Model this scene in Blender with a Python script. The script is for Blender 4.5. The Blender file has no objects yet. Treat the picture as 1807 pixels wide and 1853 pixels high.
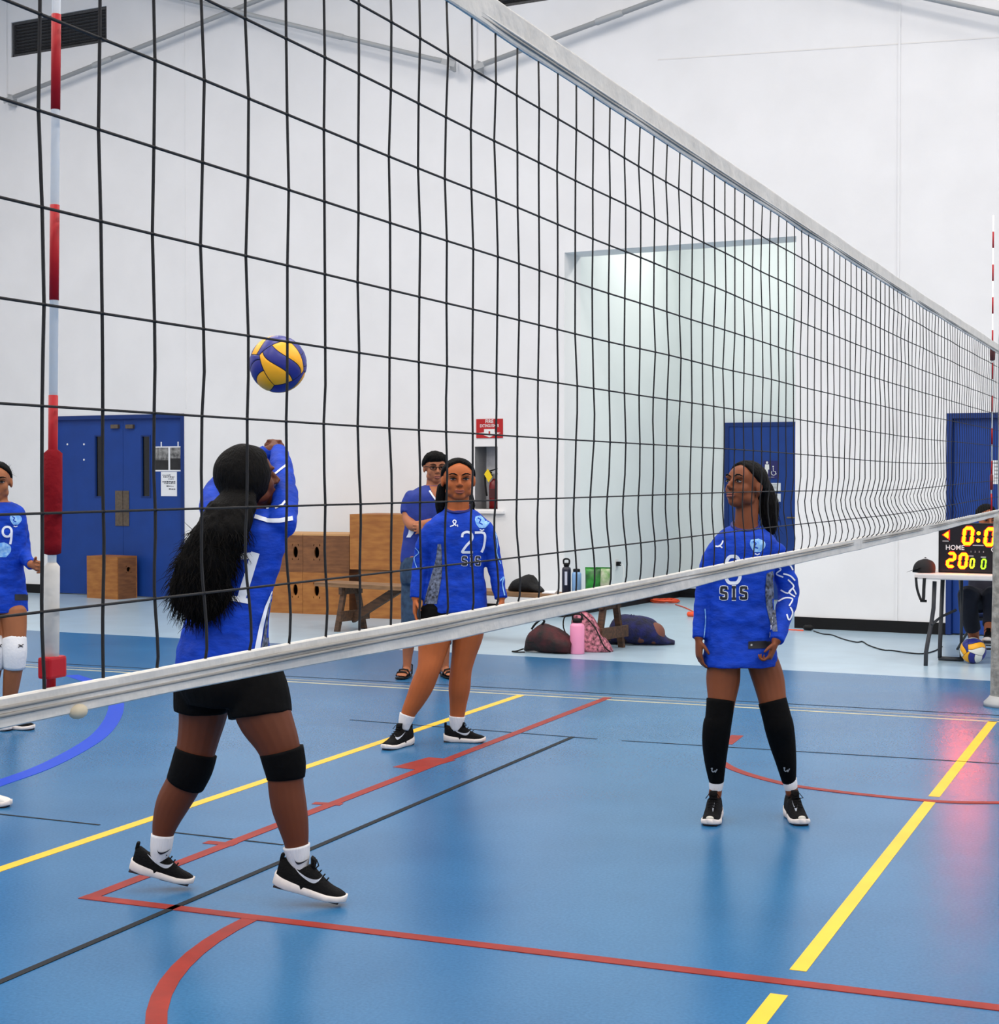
import bpy, bmesh, math, random
import numpy as np
from mathutils import Vector, Matrix, noise
from mathutils.bvhtree import BVHTree
random.seed(7)
SC = bpy.context.scene
COL = SC.collection
V = Vector
# ------------------------------------------------------------------ camera
# world: Y runs along the net away from the camera, X to the right, floor z = 0
YAW, PITCH, FPX, CAMZ = 0.3974, -0.0229, 2957.6, 1.5167
IW, IH = 1807.0, 1853.0
CF = V((-math.sin(YAW) * math.cos(PITCH), math.cos(YAW) * math.cos(PITCH), math.sin(PITCH)))
CR = V((math.cos(YAW), math.sin(YAW), 0))
CU = CR.cross(CF)
CO = V((0, 0, CAMZ))
cam = bpy.data.objects.new('camera', bpy.data.cameras.new('camera'))
COL.objects.link(cam)
cam.matrix_world = Matrix(((CR.x, CU.x, -CF.x, CO.x), (CR.y, CU.y, -CF.y, CO.y), (CR.z, CU.z, -CF.z, CO.z), (0, 0, 0, 1)))
cam.data.sensor_fit = 'HORIZONTAL'
cam.data.sensor_width = 36
cam.data.lens = 36 * FPX / IW
cam.data.clip_start = 0.05
cam.data.clip_end = 100
SC.camera = cam
# ------------------------------------------------------------------ light
w = bpy.data.worlds.new('world')
SC.world = w
w.use_nodes = True
w.node_tree.nodes['Background'].inputs[0].default_value = (0.75, 0.8, 0.9, 1)
w.node_tree.nodes['Background'].inputs[1].default_value = 0.15
SC.view_settings.view_transform = 'Standard'
SC.view_settings.look = 'None'
SC.view_settings.gamma = 1
SC.view_settings.exposure = 0.0
SC.view_settings.use_curve_mapping = False


def area(name, loc, size, power, color, sy=None, rot=(0, 0, 0)):
    l = bpy.data.lights.new(name, 'AREA')
    l.energy = power
    l.color = color
    l.size = size
    l.shape = 'RECTANGLE'
    l.size_y = sy or size
    o = bpy.data.objects.new(name, l)
    o.location = loc
    o.rotation_euler = rot
    COL.objects.link(o)
    return o


LAMP_W, LAMP_C = 124, (1.0, 0.918, 0.825)
for lx in (-13, -8.2, -3.4, 1.4, 5.6):
    for ly in (-3.0, 1.0, 5.0, 8.8, 12.3):
        area('gym_lamp', (lx, ly, 8.2), 1.3, LAMP_W, LAMP_C)

# ------------------------------------------------------------------ pixel helpers (photo pixel -> real point)


def ray(px, py):
    return CF + CR * ((px - 903.5) / FPX) + CU * ((926.5 - py) / FPX)


def at_z(px, py, Z):            # at camera depth Z
    return CO + ray(px, py) * Z


def at_floor(px, py, z=0.0):
    d = ray(px, py)
    return CO + d * ((z - CAMZ) / d.z)


def at_Y(px, py, Y):
    d = ray(px, py)
    return CO + d * (Y / d.y)


WPHI = math.atan(0.098)         # the back wall is turned a little against the court
WE = V((math.cos(WPHI), -math.sin(WPHI), 0))
WN = V((math.sin(WPHI), math.cos(WPHI), 0))
WO = V((0, 15.72, 0))


def at_wall(px, py, d=0.0):     # -> (s, z) in wall coordinates at depth d behind the wall face
    r = ray(px, py)
    t = (WO + WN * d - CO).dot(WN) / r.dot(WN)
    p = CO + r * t
    return (p - WO).dot(WE), p.z


def wall_pt(s, d, z):
    return WO + WE * s + WN * d + V((0, 0, z))


# ------------------------------------------------------------------ materials


def lin(c):
    return tuple(((x / 255) / 12.92 if x / 255 <= 0.04045 else ((x / 255 + 0.055) / 1.055) ** 2.4) for x in c)


MATS = {}


def mat(name, rgb, rough=0.6, metal=0.0, spec=0.5, var=0.0, vscale=8.0, bump=0.0, bscale=60.0, emit=None, estr=0.0,
        trans=0.0, stretch=None, rgb2=None, vdetail=4.0, coat=0.0, sheen=0.0):
    if name in MATS:
        return MATS[name]
    m = bpy.data.materials.new(name)
    m.use_nodes = True
    nt = m.node_tree
    b = nt.nodes['Principled BSDF']
    c = lin(rgb) + (1,)
    b.inputs['Base Color'].default_value = c
    b.inputs['Roughness'].default_value = rough
    b.inputs['Metallic'].default_value = metal
    b.inputs['Specular IOR Level'].default_value = spec
    if trans:
        b.inputs['Transmission Weight'].default_value = trans
    if coat:
        b.inputs['Coat Weight'].default_value = coat
    if sheen:
        b.inputs['Sheen Weight'].default_value = sheen
    if emit:
        b.inputs['Emission Color'].default_value = lin(emit) + (1,)
        b.inputs['Emission Strength'].default_value = estr
    if var or bump or rgb2:
        tc = nt.nodes.new('ShaderNodeTexCoord')
        src = tc.outputs['Object']
        if stretch:
            mp = nt.nodes.new('ShaderNodeMapping')
            mp.inputs['Scale'].default_value = stretch
            nt.links.new(src, mp.inputs['Vector'])
            src = mp.outputs['Vector']
    if var or rgb2:
        n = nt.nodes.new('ShaderNodeTexNoise')
        n.inputs['Scale'].default_value = vscale
        n.inputs['Detail'].default_value = vdetail
        nt.links.new(src, n.inputs['Vector'])
        r = nt.nodes.new('ShaderNodeValToRGB')
        lo = tuple(max(0, x * (1 - var)) for x in c[:3]) + (1,)
        hi = tuple(min(1, x * (1 + var)) for x in c[:3]) + (1,)
        if rgb2:
            hi = lin(rgb2) + (1,)
        r.color_ramp.elements[0].position = 0.35
        r.color_ramp.elements[1].position = 0.65
        r.color_ramp.elements[0].color = lo
        r.color_ramp.elements[1].color = hi
        nt.links.new(n.outputs['Fac'], r.inputs['Fac'])
        nt.links.new(r.outputs['Color'], b.inputs['Base Color'])
    if bump:
        n2 = nt.nodes.new('ShaderNodeTexNoise')
        n2.inputs['Scale'].default_value = bscale
        n2.inputs['Detail'].default_value = 3
        nt.links.new(src, n2.inputs['Vector'])
        bp = nt.nodes.new('ShaderNodeBump')
        bp.inputs['Strength'].default_value = bump
        bp.inputs['Distance'].default_value = 0.02
        nt.links.new(n2.outputs['Fac'], bp.inputs['Height'])
        nt.links.new(bp.outputs['Normal'], b.inputs['Normal'])
    MATS[name] = m
    return m


# ------------------------------------------------------------------ mesh builder


class MB:
    def __init__(s):
        s.v = []
        s.f = []

    def add(s, vs, fs):
        o = len(s.v)
        s.v += [V(p) for p in vs]
        s.f += [tuple(i + o for i in f) for f in fs]
        return s

    def box(s, lo, hi, bev=0.0):
        (x0, y0, z0), (x1, y1, z1) = lo, hi
        if bev <= 0:
            vs = [(x0, y0, z0), (x1, y0, z0), (x1, y1, z0), (x0, y1, z0), (x0, y0, z1), (x1, y0, z1), (x1, y1, z1), (x0, y1, z1)]
            return s.add(vs, [(0, 3, 2, 1), (4, 5, 6, 7), (0, 1, 5, 4), (1, 2, 6, 5), (2, 3, 7, 6), (3, 0, 4, 7)])
        bm = bmesh.new()
        bmesh.ops.create_cube(bm, size=1)
        for v in bm.verts:
            v.co = V(((x0 + x1) / 2 + v.co.x * (x1 - x0), (y0 + y1) / 2 + v.co.y * (y1 - y0), (z0 + z1) / 2 + v.co.z * (z1 - z0)))
        bmesh.ops.bevel(bm, geom=bm.edges[:], offset=bev, segments=2, affect='EDGES', profile=0.6)
        s.bm(bm)
        return s

    def bm(s, bm):
        bm.verts.index_update()
        s.add([v.co.copy() for v in bm.verts], [[v.index for v in f.verts] for f in bm.faces])
        bm.free()

    def obox(s, c, ax, ay, az, bev=0.0):   # oriented box, half axes
        t = MB().box((-1, -1, -1), (1, 1, 1)) if bev <= 0 else MB().box((-ax.length, -ay.length, -az.length), (ax.length, ay.length, az.length), bev)
        if bev > 0:
            ux, uy, uz = ax.normalized(), ay.normalized(), az.normalized()
        else:
            ux, uy, uz = ax, ay, az
        return s.add([V(c) + ux * p.x + uy * p.y + uz * p.z for p in t.v], t.f)

    def tube(s, pts, r, n=8, caps=True, closed=False):
        pts = [V(p) for p in pts]
        rs = r if isinstance(r, (list, tuple)) else [r] * len(pts)
        m = len(pts)
        ref = None
        o = len(s.v)
        for i, p in enumerate(pts):
            t = (pts[(i + 1) % m] - pts[i - 1]) if closed or 0 < i < m - 1 else (pts[1] - pts[0] if i == 0 else pts[-1] - pts[-2])
            t = t.normalized() if t.length > 1e-9 else V((0, 0, 1))
            if ref is None:
                ref = t.orthogonal().normalized()
            ref = (ref - t * ref.dot(t)).normalized()
            bn = t.cross(ref)
            for k in range(n):
                a = 2 * math.pi * k / n
                s.v.append(p + (ref * math.cos(a) + bn * math.sin(a)) * rs[i])
        for i in range(m - 1 if not closed else m):
            for k in range(n):
                j = (i + 1) % m
                s.f.append((o + i * n + k, o + i * n + (k + 1) % n, o + j * n + (k + 1) % n, o + j * n + k))
        if caps and not closed:
            s.f.append(tuple(o + k for k in reversed(range(n))))
            s.f.append(tuple(o + (m - 1) * n + k for k in range(n)))
        return s

    def rings(s, rings, n=24, caps=True):    # rings: list of (centre, half axis A, half axis B)
        o = len(s.v)
        for c, A, B in rings:
            for k in range(n):
                a = 2 * math.pi * k / n
                s.v.append(V(c) + A * math.cos(a) + B * math.sin(a))
        m = len(rings)
        for i in range(m - 1):
            for k in range(n):
                s.f.append((o + i * n + k, o + i * n + (k + 1) % n, o + (i + 1) * n + (k + 1) % n, o + (i + 1) * n + k))
        if caps:
            s.f.append(tuple(o + k for k in reversed(range(n))))
            s.f.append(tuple(o + (m - 1) * n + k for k in range(n)))
        return s

    def lathe(s, prof, n=20, c=(0, 0, 0)):  # prof: (r, z)
        c = V(c)
        return s.rings([(c + V((0, 0, z)), V((max(r, 1e-4), 0, 0)), V((0, max(r, 1e-4), 0))) for r, z in prof], n)

    def ell(s, c, ax, ay, az, nu=16, nv=10):
        c = V(c)
        rs = []
        for i in range(nv + 1):
            t = math.pi * i / nv
            k = max(math.sin(t), 0.02)
            rs.append((c - az * math.cos(t), ax * k, ay * k))
        return s.rings(rs, nu)

    def prism(s, poly, axis_o, U, W, N, h):   # polygon (u,w) extruded h along N
        b = [V(axis_o) + U * u + W * w_ for u, w_ in poly]
        n = len(b)
        o = len(s.v)
        s.v += b + [p + N * h for p in b]
        s.f.append(tuple(o + i for i in reversed(range(n))))
        s.f.append(tuple(o + n + i for i in range(n)))
        for i in range(n):
            j = (i + 1) % n
            s.f.append((o + i, o + j, o + n + j, o + n + i))
        return s

    def build(s, name, m, parent=None, smooth=False, off=None, kind=None, label=None):
        me = bpy.data.meshes.new(name)
        vs = s.v if off is None else [p - off for p in s.v]
        me.from_pydata([tuple(p) for p in vs], [], s.f)
        if m:
            me.materials.append(m)
        if smooth:
            me.polygons.foreach_set('use_smooth', [True] * len(me.polygons))
        bm = bmesh.new()
        bm.from_mesh(me)
        bmesh.ops.recalc_face_normals(bm, faces=bm.faces[:])
        bm.to_mesh(me)
        bm.free()
        return link(name, me, parent, kind, label)


def link(name, me, parent=None, kind=None, label=None):
    o = bpy.data.objects.new(name, me)
    COL.objects.link(o)
    if parent:
        o.parent = parent
    if kind:
        o['kind'] = kind
    if label:
        o['label'] = label
    return o


def thing(name, label, cat, loc=(0, 0, 0), rotz=0.0, group=None, kind=None):
    o = bpy.data.objects.new(name, None)
    o.empty_display_size = 0.1
    COL.objects.link(o)
    o.location = loc
    o.rotation_euler = (0, 0, rotz)
    tag(o, label, cat, group, kind)
    return o


def tag(o, label, cat, group=None, kind=None):
    if label:
        o['label'] = label
    if cat:
        o['category'] = cat
    if group:
        o['group'] = group
    if kind:
        o['kind'] = kind
    return o


def copy_tree(o, parent=None):
    c = o.copy()
    COL.objects.link(c)
    if parent:
        c.parent = parent
    for ch in list(o.children):
        copy_tree(ch, c)
    return c


def catmull(pts, sub):
    out = []
    n = len(pts)
    for i in range(n - 1):
        p0, p1, p2, p3 = pts[max(i - 1, 0)], pts[i], pts[i + 1], pts[min(i + 2, n - 1)]
        for k in range(sub):
            t = k / sub
            out.append(p1 * (2 * t ** 3 - 3 * t ** 2 + 1) + (p2 - p0) * 0.5 * (t ** 3 - 2 * t ** 2 + t) + p2 * (-2 * t ** 3 + 3 * t ** 2) + (p3 - p1) * 0.5 * (t ** 3 - t ** 2))
    out.append(pts[-1])
    return out


def wall_obj(o):       # put an object authored in wall coordinates (s, d, z) at the wall
    o.location = WO
    o.rotation_euler = (0, 0, -WPHI)
    return o


# ================================================================== materials used by the room
M_WALL = mat('wall_paint', (229, 229, 231), 0.75, spec=0.2, var=0.025, vscale=1.6, bump=0.06, bscale=14)
M_ALC = mat('alcove_paint', (226, 231, 232), 0.7, spec=0.2, var=0.02, vscale=1.2)
M_CEIL = mat('ceiling_paint', (215, 215, 215), 0.9, spec=0.1)
M_APRON = mat('apron_floor', (165, 190, 208), 0.28, spec=0.5, var=0.05, vscale=3)
M_BLACK = mat('black_rubber', (10, 10, 12), 0.55, spec=.25)
M_DOOR = mat('door_blue', (16, 58, 134), 0.5, spec=0.35, var=0.06, vscale=5)
M_DOORD = mat('door_frame_blue', (10, 44, 108), 0.5, spec=0.35)
M_DARKGLASS = mat('dark_glass', (8, 9, 11), 0.15)
M_STEEL = mat('brushed_plate', (104, 92, 80), 0.5, metal=0.6, var=0.15, vscale=30)
M_PAPER = mat('paper', (226, 228, 234), 0.8)
M_INK = mat('ink', (60, 62, 72), 0.8)
M_WHITE = mat('white_plastic', (228, 228, 228), 0.45)
M_GREY = mat('grey_paint', (168, 170, 172), 0.5)
M_LOUVRE = mat('louvre_dark', (62, 62, 64), 0.6, var=0.25, vscale=40)
M_RED = mat('sign_red', (176, 12, 16), 0.45)
M_YEL = mat('line_yellow', (240, 190, 50), 0.4, spec=.3, var=0.04, vscale=6)
M_TAN = mat('line_tan', (196, 186, 150), 0.4, var=0.1, vscale=6)
M_TAN2 = mat('line_grey', (122, 128, 132), 0.4)
M_LRED = mat('line_red', (140, 38, 24), 0.45, spec=.25, var=0.15, vscale=10)
M_LBLK = mat('line_black', (22, 26, 32), 0.6, spec=.2)
M_LBLUE = mat('line_blue', (14, 66, 196), 0.4, spec=.25)


def floor_mat():
    m = bpy.data.materials.new('sport_vinyl')
    m.use_nodes = True
    nt = m.node_tree
    b = nt.nodes['Principled BSDF']
    tc = nt.nodes.new('ShaderNodeTexCoord')
    n1 = nt.nodes.new('ShaderNodeTexNoise')
    n1.inputs['Scale'].default_value = 1.3
    n1.inputs['Detail'].default_value = 5
    n2 = nt.nodes.new('ShaderNodeTexNoise')
    n2.inputs['Scale'].default_value = 90
    n2.inputs['Detail'].default_value = 2
    mx = nt.nodes.new('ShaderNodeMath')
    mx.operation = 'MULTIPLY_ADD'
    mx.inputs[1].default_value = 0.55
    ad = nt.nodes.new('ShaderNodeMath')
    ad.operation = 'MULTIPLY'
    ad.inputs[1].default_value = 0.45
    r = nt.nodes.new('ShaderNodeValToRGB')
    r.color_ramp.elements[0].position = 0.3
    r.color_ramp.elements[1].position = 0.7
    r.color_ramp.elements[0].color = lin((28, 88, 134)) + (1,)
    r.color_ramp.elements[1].color = lin((50, 112, 160)) + (1,)
    nt.links.new(tc.outputs['Object'], n1.inputs['Vector'])
    nt.links.new(tc.outputs['Object'], n2.inputs['Vector'])
    nt.links.new(n1.outputs['Fac'], ad.inputs[0])
    nt.links.new(n2.outputs['Fac'], mx.inputs[0])
    nt.links.new(ad.outputs[0], mx.inputs[2])
    nt.links.new(mx.outputs[0], r.inputs['Fac'])
    nt.links.new(r.outputs['Color'], b.inputs['Base Color'])
    b.inputs['Roughness'].default_value = 0.27
    b.inputs['Specular IOR Level'].default_value = 0.36
    bp = nt.nodes.new('ShaderNodeBump')
    bp.inputs['Strength'].default_value = 0.04
    bp.inputs['Distance'].default_value = 0.01
    nt.links.new(n2.outputs['Fac'], bp.inputs['Height'])
    nt.links.new(bp.outputs['Normal'], b.inputs['Normal'])
    return m


M_FLOOR = floor_mat()

# ================================================================== room shell
XL, XR, YF, ZC = -17.0, 8.0, -6.0, 8.6
floor = MB().box((XL - 1, YF - 1, -0.25), (XR + 1, 24, -0.005)).build('floor', M_APRON)
floor['kind'] = 'structure'
bl, br = at_floor(0, 1138), at_floor(1790, 1232)
bs = (br.y - bl.y) / (br.x - bl.x)
yb = lambda x: bl.y + (x - bl.x) * bs
sp = MB()
sp.add([(XL, YF, -0.03), (XR, YF, -0.03), (XR, yb(XR), -0.03), (XL, yb(XL), -0.03), (XL, YF, 0), (XR, YF, 0), (XR, yb(XR), 0), (XL, yb(XL), 0)],
       [(0, 3, 2, 1), (4, 5, 6, 7), (0, 1, 5, 4), (1, 2, 6, 5), (2, 3, 7, 6), (3, 0, 4, 7)])
surf = sp.build('sport_surface', M_FLOOR, floor, label='blue speckled vinyl sports flooring')


def strip(name, pts, w_, m, z=0.0015, lab=None):
    pts = [V((p[0], p[1], 0)) for p in pts]
    mb = MB()
    L, Rr = [], []
    for i, p in enumerate(pts):
        a = pts[max(i - 1, 0)]
        b_ = pts[min(i + 1, len(pts) - 1)]
        t = (b_ - a).normalized()
        n = V((-t.y, t.x, 0))
        L.append(p + n * w_ / 2)
        Rr.append(p - n * w_ / 2)
    vs = []
    for i in range(len(pts)):
        vs += [L[i] + V((0, 0, z)), Rr[i] + V((0, 0, z)), L[i] - V((0, 0, .004)), Rr[i] - V((0, 0, .004))]
    fs = []
    for i in range(len(pts) - 1):
        a, b_ = i * 4, i * 4 + 4
        fs += [(a, a + 1, b_ + 1, b_), (a + 2, b_ + 2, b_ + 3, a + 3), (a, b_, b_ + 2, a + 2), (a + 1, a + 3, b_ + 3, b_ + 1)]
    fs += [(0, 2, 3, 1), (len(vs) - 4, len(vs) - 3, len(vs) - 1, len(vs) - 2)]
    mb.add(vs, fs)
    return mb.build(name, m, surf, label=lab)


XN = -1.0802
YS = 10.4047
strip('court_line', [(XN, -2), (XN, 4.68)], .052, M_YEL, lab='yellow centre line under the net, nearer piece')
strip('court_line', [(XN, 4.93), (XN, 7.73)], .052, M_YEL, lab='yellow centre line under the net')
strip('court_line', [(XN, 7.86), (XN, YS)], .052, M_YEL, lab='yellow centre line under the net, far piece')
strip('court_line', [(-4.17, -2), (-4.20, YS - .02)], .056, M_YEL, lab='yellow attack line')
strip('court_line', [(-12, YS + .02), (4, YS - .02)], .03, M_TAN, lab='pale sideline')
strip('court_line', [(-12, YS + .14), (4, YS + .10)], .05, M_TAN2, z=.0012, lab='worn grey second sideline')
strip('court_line', [(-12, YS + .30), (4, YS + .26)], .02, M_LBLK, z=.0012, lab='thin dark sideline')
strip('court_line', [(-3.61, 4.80), (-3.61, YS + .1)], .055, M_LRED, z=.002, lab='red lane line')
strip('court_line', [(-3.64, 4.805), (4, 4.80)], .055, M_LRED, z=.0024, lab='red free throw line')
strip('court_line', [(-3.2527, -2), (-3.2527, 8.85)], .028, M_LBLK, z=.0024, lab='black line along the court')
strip('court_line', [(-4.75, 8.93), (-3.1, 8.83)], .014, M_LBLK, lab='thin black cross line')
strip('court_line', [(-2.95, 8.83), (-.9, 8.89), (3, 8.95)], .014, M_LBLK, lab='thin black cross line continued')
strip('court_line', [at_floor(-60, 1467), at_floor(180, 1493)], .014, M_LBLK, lab='thin black cross line by the attack line')
strip('court_line', [at_floor(300, 1505), at_floor(512, 1529)], .014, M_LBLK, lab='thin black cross line by the lane')
arc = []
for k in range(41):
    a = math.pi + k * math.pi / 40
    arc.append((-1.08 + 1.80 * math.cos(a) - 0.05, 4.79 + 1.80 * math.sin(a)))
strip('court_line', arc, .06, M_LRED, z=.0018, lab='red free throw circle')
arc2 = catmull([V((*at_floor(*q).xy, 0)) for q in ((1306, 1380), (1325, 1391), (1365, 1405), (1430, 1421), (1500, 1431), (1560, 1438), (1640, 1446), (1720, 1452), (1807, 1453), (1900, 1452))], 5)
strip('court_line', arc2, .05, M_LRED, z=.0024, lab='red arc below the basket')
strip('court_line', [at_floor(1313, 1347), at_floor(1334, 1331)], .07, M_LRED, z=.0018, lab='short red tick')
strip('court_line', [at_floor(*q) for q in ((735, 1391), (800, 1373))], .17, M_LRED, z=.0016, lab='red lane block')
for a, b_ in (((567, 1453.5), (618, 1456)), ((372, 1524), (425, 1529))):
    strip('court_line', [at_floor(*a), at_floor(*b_)], .05, M_LRED, z=.0016, lab='red lane tick')
bc = catmull([V((*at_floor(*q).xy, 0)) for q in ((130, 1222), (180, 1240), (207, 1262), (208, 1290), (187, 1324), (148, 1353), (80, 1388), (0, 1417), (-90, 1448))], 5)
strip('court_line', bc, .10, M_LBLUE, z=.002, lab='bright blue arc')


def wall_with_holes(name, s0, s1, z0, z1, holes, depth, m):   # authored in wall coordinates, face at d = 0
    ss = sorted({s0, s1} | {h[0] for h in holes} | {h[1] for h in holes})
    zs = sorted({z0, z1} | {h[2] for h in holes} | {h[3] for h in holes})
    ss = [x for x in ss if s0 <= x <= s1]
    mb = MB()
    inh = lambda s, z: any(h[0] < s < h[1] and h[2] < z < h[3] for h in holes)
    for i in range(len(ss) - 1):
        for j in range(len(zs) - 1):
            if not inh((ss[i] + ss[i + 1]) / 2, (zs[j] + zs[j + 1]) / 2):
                a, b_, c, d = ss[i], ss[i + 1], zs[j], zs[j + 1]
                mb.add([(a, 0, c), (b_, 0, c), (b_, 0, d), (a, 0, d)], [(0, 1, 2, 3)])
                mb.add([(a, depth, c), (b_, depth, c), (b_, depth, d), (a, depth, d)], [(3, 2, 1, 0)])
    for h in holes:
        a, b_, c, d = h
        mb.add([(a, 0, c), (a, depth, c), (a, depth, d), (a, 0, d)], [(0, 1, 2, 3)])
        mb.add([(b_, 0, c), (b_, depth, c), (b_, depth, d), (b_, 0, d)], [(3, 2, 1, 0)])
        mb.add([(a, 0, d), (b_, 0, d), (b_, depth, d), (a, depth, d)], [(0, 1, 2, 3)])
        if c > z0:
            mb.add([(a, 0, c), (b_, 0, c), (b_, depth, c), (a, depth, c)], [(3, 2, 1, 0)])
    mb.add([(s0, 0, z0), (s0, depth, z0), (s0, depth, z1), (s0, 0, z1)], [(0, 1, 2, 3)])
    mb.add([(s1, 0, z0), (s1, depth, z0), (s1, depth, z1), (s1, 0, z1)], [(3, 2, 1, 0)])
    mb.add([(s0, 0, z1), (s1, 0, z1), (s1, depth, z1), (s0, depth, z1)], [(0, 1, 2, 3)])
    me = bpy.data.meshes.new(name)
    me.from_pydata([tuple(p) for p in mb.v], [], mb.f)
    me.materials.append(m)
    o = link(name, me, kind='structure')
    return wall_obj(o)


WT = 0.40
d1 = (at_wall(90, 752)[0], at_wall(333, 752)[0], -0.005, at_wall(210, 751)[1])
d3s = at_wall(1713, 748)[0]
d3 = (d3s, d3s + 1.05, -0.005, at_wall(1713, 748)[1])
rc = (at_wall(1021, 447)[0], at_wall(1440, 437)[0], -0.005, (at_wall(1023, 448)[1] + at_wall(1440, 437)[1]) / 2)
nc = (at_wall(859, 802)[0], at_wall(900, 802)[0], at_wall(880, 921)[1], at_wall(880, 808)[1])
w1 = (at_wall(20, 70)[0], at_wall(193, 60)[0], at_wall(20, 104)[1], at_wall(20, 41)[1])
w2 = (at_wall(870, 10)[0], at_wall(1075, 5)[0], at_wall(870, 19)[1], at_wall(870, 19)[1] + .7)
ELL = -1 * (XL + 0.0)
S0, S1 = (XL) / math.cos(WPHI) - .4, XR / math.cos(WPHI) + .6
wall_with_holes('wall_back', S0, S1, -0.005, ZC, [d1, d3, rc, nc, w1, w2], WT, M_WALL)
# other walls, ceiling (out of view, they close the room)
for nm, lo, hi in (('wall_left', (XL - .3, YF - .3, -.005), (XL, 17.1, ZC)), ('wall_right', (XR, YF - .3, -.005), (XR + .3, 14.95, ZC)),
                   ('wall_front', (XL, YF - .3, -.005), (XR, YF, ZC)), ('ceiling', (XL - .3, YF - .3, ZC), (XR + .3, 18, ZC + .2))):
    o = MB().box(lo, hi).build(nm, M_CEIL if nm == 'ceiling' else M_WALL)
    o['kind'] = 'structure'
# alcove behind the tall opening
AD, AH = 3.25, 5.2
a0, a1 = rc[0], rc[1] + 1.4
al = MB()
al.box((a0 - .2, WT, -.005), (a0, AD + .2, AH)).box((a1, WT, -.005), (a1 + .2, AD + .2, AH))
al.box((a0 - .2, AD, -.005), (a1 + .2, AD + .2, AH)).box((a0 - .2, WT, AH), (a1 + .2, AD + .2, AH + .1))
o = wall_obj(al.build('wall_alcove', M_ALC))
o['kind'] = 'structure'
lp = wall_pt(a0 + 1.15, 1.75, AH - .25)
area('alcove_lamp', lp, 1.2, 40, (1.0, 0.99, 0.915), .3, rot=(0, 0, -WPHI))
lp = wall_pt(a1 - 1.0, 1.75, AH - .25)
area('alcove_lamp', lp, 1.2, 26, (1.0, 0.99, 0.915), .3, rot=(0, 0, -WPHI))


def base(name, s0, s1, d=0.0, h=.108):
    o = MB().box((s0, d - .012, -.005), (s1, d + .01, h)).build(name, M_BLACK)
    o['kind'] = 'structure'
    return wall_obj(o)


base('baseboard_back_1', S0, d1[0])
base('baseboard_back_2', d1[1], rc[0] - .002)
base('baseboard_back_3', rc[1] + .002, d3[0])
base('baseboard_back_4', d3[1], S1)
md = (at_wall(1320, 768, AD)[0], at_wall(1320, 768, AD)[0] + .92, 0, at_wall(1320, 768, AD)[1])
base('baseboard_alcove_back', a0, md[0] - .06, AD)
o = MB().box((a0 - .01, 0.0, -.005), (a0 + .012, AD, .108)).build('baseboard_alcove_left', M_BLACK)
o['kind'] = 'structure'
wall_obj(o)
# faint panel joints and columns of the back wall
for i, (px, y0, y1) in enumerate(((1628, -20, 1140), (862, -40, 128), (12, -40, 182), (333, -40, 740))):
    s, zt = at_wall(px, y0)
    zb = max(at_wall(px, y1)[1], 0.11)
    wdt = (.02, .03, .03, .012)[i]
    o = MB().box((s - wdt / 2, -(.012, .03, .03, .006)[i], zb), (s + wdt / 2, .01, ZC)).build('trim_%d' % (i + 1), M_WALL)
    o['kind'] = 'structure'
    wall_obj(o)
(sa_, za_), (sb_, zb_) = at_wall(1190, 108), at_wall(1830, 66)
o = MB().add([(sa_, -.003, za_ - .006), (sb_, -.003, zb_ - .006), (sb_, -.003, zb_ + .006), (sa_, -.003, za_ + .006), (sa_, .004, za_ - .006), (sb_, .004, zb_ - .006), (sb_, .004, zb_ + .006), (sa_, .004, za_ + .006)],
             [(0, 1, 2, 3), (7, 6, 5, 4), (0, 4, 5, 1), (2, 6, 7, 3), (0, 3, 7, 4), (1, 5, 6, 2)]).build('trim_7', mat('joint_filler', (222, 220, 219), .8))
o['kind'] = 'structure'
wall_obj(o)
# high dark louvred windows
for i, (h, nsl) in enumerate(((w1, 9), (w2, 9))):
    fr = MB()
    a, b_, c, d = h
    t = .035
    for lo, hi in (((a, .02, c), (a + t, .10, d)), ((b_ - t, .02, c), (b_, .10, d)), ((a, .02, c), (b_, .10, c + t)), ((a, .02, d - t), (b_, .10, d)),
                   (((a + b_) / 2 - .02, .03, c), ((a + b_) / 2 + .02, .09, d))):
        fr.box(lo, hi)
    win = wall_obj(fr.build('window_%d' % (i + 1), M_LOUVRE))
    win['kind'] = 'structure'
    MB().box((a, .105, c), (b_, .13, d)).build('pane', M_DARKGLASS, win)
    sl0 = None
    for k in range(nsl):
        z = c + t + (d - c - 2 * t) * (k + .5) / nsl
        if sl0 is None:
            sl0 = MB().obox(V((0, 0, 0)), V(((b_ - a) / 2 - t, 0, 0)), V((0, .022, -.014)), V((0, .002, .003))).build('slat', M_LOUVRE, win)
            sl0.location = ((a + b_) / 2, .065, z)
        else:
            q = sl0.copy()
            COL.objects.link(q)
            q.location = ((a + b_) / 2, .065, z)
# door 1: blue double door


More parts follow.
